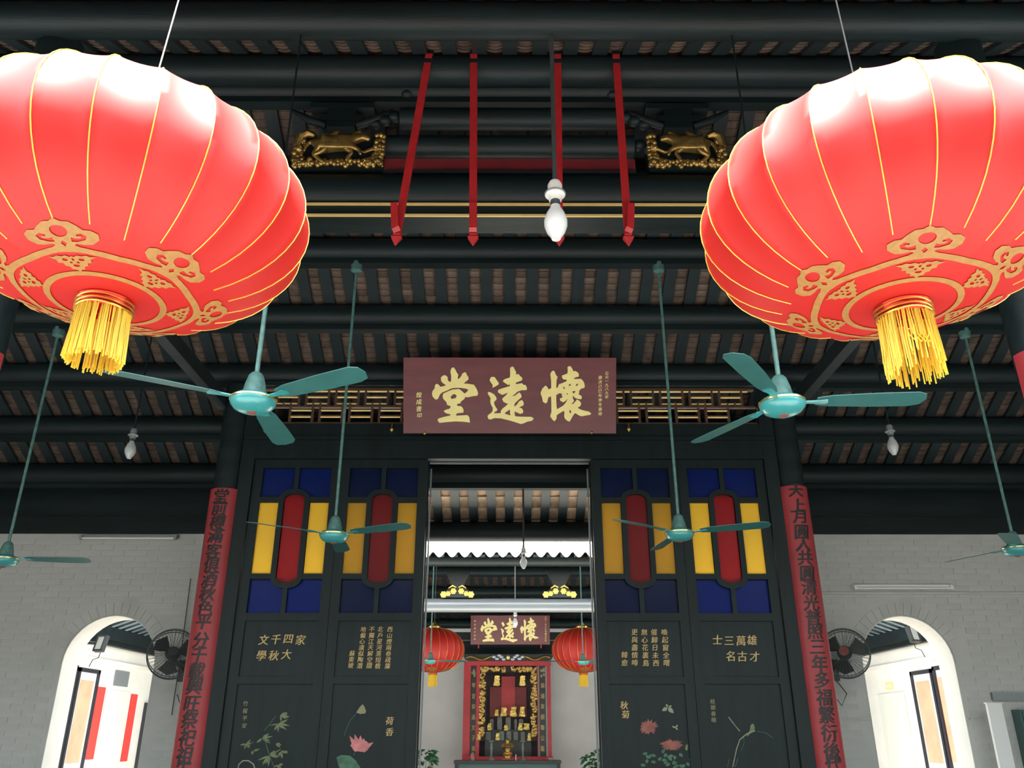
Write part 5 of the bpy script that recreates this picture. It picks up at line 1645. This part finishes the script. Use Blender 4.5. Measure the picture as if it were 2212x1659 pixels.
def flowerpiece(x, y0, y1, w_, Y, lab):
    a, b = S(x, y0, Y), S(x, y1, Y)
    h_ = a.z - b.z
    t = thing('gilt_ornament', lab, 'ornament', b, group='gilt paper ornaments in the shrine')
    ww = w_ / 6.167 / FPX * 19.5
    c = (a + b) / 2
    MB().prism([b + Vector((x_ * ww, 0, z_ * h_)) for x_, z_ in ((-.5, .05), (-.2, 0), (.3, 0), (.5, .1), (.35, .6), (.45, .95), (.1, 1), (-.3, .95), (-.35, .5))], (0, .03, 0)).build('leaf_plate', 'foil_gold', t)
    m = MB()
    for k in range(5):
        m.ball(c + Vector((random.uniform(-.3, .3) * ww, -.015, random.uniform(-.4, .4) * h_)), (ww * .22, .02, h_ * .12), 8, 5)
    m.build('gilt_relief', 'gold_leaf', t, True)
places = ['upper left of the red sheets', 'upper right of the red sheets', 'left end of the middle row', 'second in the middle row', 'centre right of the middle row', 'right end of the middle row',
          'left end of the upper step', 'middle of the upper step', 'right part of the upper step', 'right end of the upper step', 'beside the left red post low down', 'lower step left of centre', 'lower step right end']
for (x, y0, y1, w_), pl in zip(((575, 425, 565, 90), (918, 425, 565, 90), (575, 880, 965, 60), (668, 850, 970, 90), (798, 840, 975, 95), (914, 840, 975, 85),
                                (478, 1060, 1160, 60), (700, 1085, 1160, 60), (890, 1060, 1160, 70), (972, 1062, 1150, 90), (338, 1195, 1290, 55), (588, 1190, 1290, 60), (1008, 1195, 1295, 50)), places):
    flowerpiece(x, y0, y1, w_, SH + .02 if y0 < 1100 else (SH - .13 if x > 400 else SH - .112), 'gilt ornament in the shrine, ' + pl)

# altar table and what stands on it
TY = 20.3
zt_ = P(1100, 1643, TY - .3).z
tb = thing('altar_table', 'long dark green altar table before the shrine', 'table', (0, TY, 0))
a, b = P(981, 1643, TY - .3), P(1213, 1643, TY - .3)
MB().span(a.x, b.x, TY - .3, TY + .3, zt_ - .06, zt_).build('top', 'shrine_black', tb)
MB().span(a.x + .05, b.x - .05, TY - .26, TY - .23, zt_ - .30, zt_ - .06).build('apron', 'cabinet_green', tb)
for sx in (a.x + .06, b.x - .06):
    for sy in (-.24, .24):
        MB().span(sx - .04, sx + .04, TY + sy - .04, TY + sy + .04, 0, zt_ - .06).build('leg', 'shrine_black', tb)
c = Vector((P(1097, 1640, TY).x, TY, zt_))
t = thing('incense_burner', 'polished brass incense burner at the middle of the altar table', 'burner', c)
MB().lathe([(.10, 0), (.12, .02), (.06, .05), (.09, .08), (.12, .12), (.09, .16), (.05, .18), (.05, .20)], c, 28).build('bowl', 'brass', t, True)
MB().lathe([(.06, .20), (.13, .24), (.15, .28), (.12, .33), (.06, .36)], c, 28).build('lid', 'brass', t, True)
MB().lathe([(.03, .36), (.05, .40), (.03, .44), (.001, .46)], c, 20).build('finial', 'brass', t, True)
MB().lathe([(.15, .001), (.17, .015), (.15, .03)], c, 28).build('lotus_foot', 'paint_pink', t, True)
for px, lab in ((1062, 'grey candle holder left of the brass burner'), (1130, 'grey candle holder right of the brass burner')):
    c = Vector((P(px, 1640, TY).x, TY, zt_))
    t = thing('candle_holder', lab, 'candle holder', c, group='altar candle holders')
    MB().lathe([(.07, 0), (.06, .03), (.025, .06), (.02, .2), (.035, .24), (.02, .28), (.02, .36)], c, 18).build('stem', 'tablet_grey', t, True)
    MB().lathe([(.02, .36), (.06, .38), (.06, .40), (.01, .41)], c, 18).build('drip_pan', 'tablet_grey', t, True)
c = P(1115, 1650, TY - .34)
single('incense_stick', MB().cyl((c.x, TY - .2, zt_), (c.x, TY - .2, zt_ + .12), .008, n=8), 'paper_white', 'single white stick standing right of the brass burner', 'stick', True)
c = Vector((P(1022, 1641, TY).x, TY - .1, zt_))
t = thing('candle_jar', 'small jar with red label at the left end of the altar table', 'jar', c)
MB().lathe([(.05, 0), (.05, .12), (.03, .14), (.03, .16)], c, 16).build('glass', 'tablet_grey', t, True)
MB().lathe([(.051, .06), (.051, .10)], c, 16, False).build('label_band', 'paper_red', t, True)
c = Vector((P(1190, 1642, TY).x, TY - .1, zt_ + .006))
t = thing('offering_dish', 'small white dish at the right end of the altar table', 'dish', c)
MB().lathe([(.03, 0), (.05, .01), (.085, .04), (.08, .04), (.05, .018), (.01, .015)], c, 20).build('bowl', 'porcelain', t, True)
MB().lathe([(.028, -.004), (.034, .0), (.028, .006)], c, 16).build('foot', 'porcelain', t, True)

# potted plants either side
def plant(px, Y, ztop, label, seed):
    rn = random.Random(seed)
    x = P(px, 1640, Y).x
    t = thing('potted_plant', label, 'plant', (x, Y, .02), group='leafy pot plants of the rear hall')
    MB().lathe([(.14, 0.02), (.19, .32), (.21, .36), (.19, .36), (.17, .30)], (x, Y, 0), 20).build('pot', 'clay_pot', t, True)
    m = MB()
    for k in range(7):
        a_ = rn.uniform(0, 2 * PI)
        m.tube([(x, Y, .3), (x + .06 * math.cos(a_), Y + .06 * math.sin(a_), .7), (x + .2 * math.cos(a_), Y + .2 * math.sin(a_), ztop - .15)], [.012, .009, .005], 6)
    m.build('stems', 'paint_olive', t, True)
    lv = MB().add([(0, 0, 0), (.05, .05, .02), (0, .14, 0), (-.05, .05, .02), (0, .06, -.012)], [(0, 1, 4), (1, 2, 4), (2, 3, 4), (3, 0, 4)]).build('leaf', 'green_leaf', None)
    lv.parent = t
    for k in range(150):
        o = lv if k == 0 else lv.copy()
        if k: COL.objects.link(o)
        a_, u = rn.uniform(0, 2 * PI), rn.random()
        z = .45 + (ztop - .45) * u ** .7
        r_ = rn.uniform(.05, .34) * (1 - .35 * u)
        o.location = (r_ * math.cos(a_), r_ * math.sin(a_), z - .02)
        o.rotation_euler = (rn.uniform(-.9, .5), rn.uniform(-.5, .5), a_ - PI / 2 + rn.uniform(-.5, .5))
plant(918, 19.6, P(920, 1622, 19.6).z, 'leafy green pot plant left of the altar table', 4)
plant(1287, 19.6, P(1285, 1622, 19.6).z, 'leafy green pot plant right of the altar table', 6)
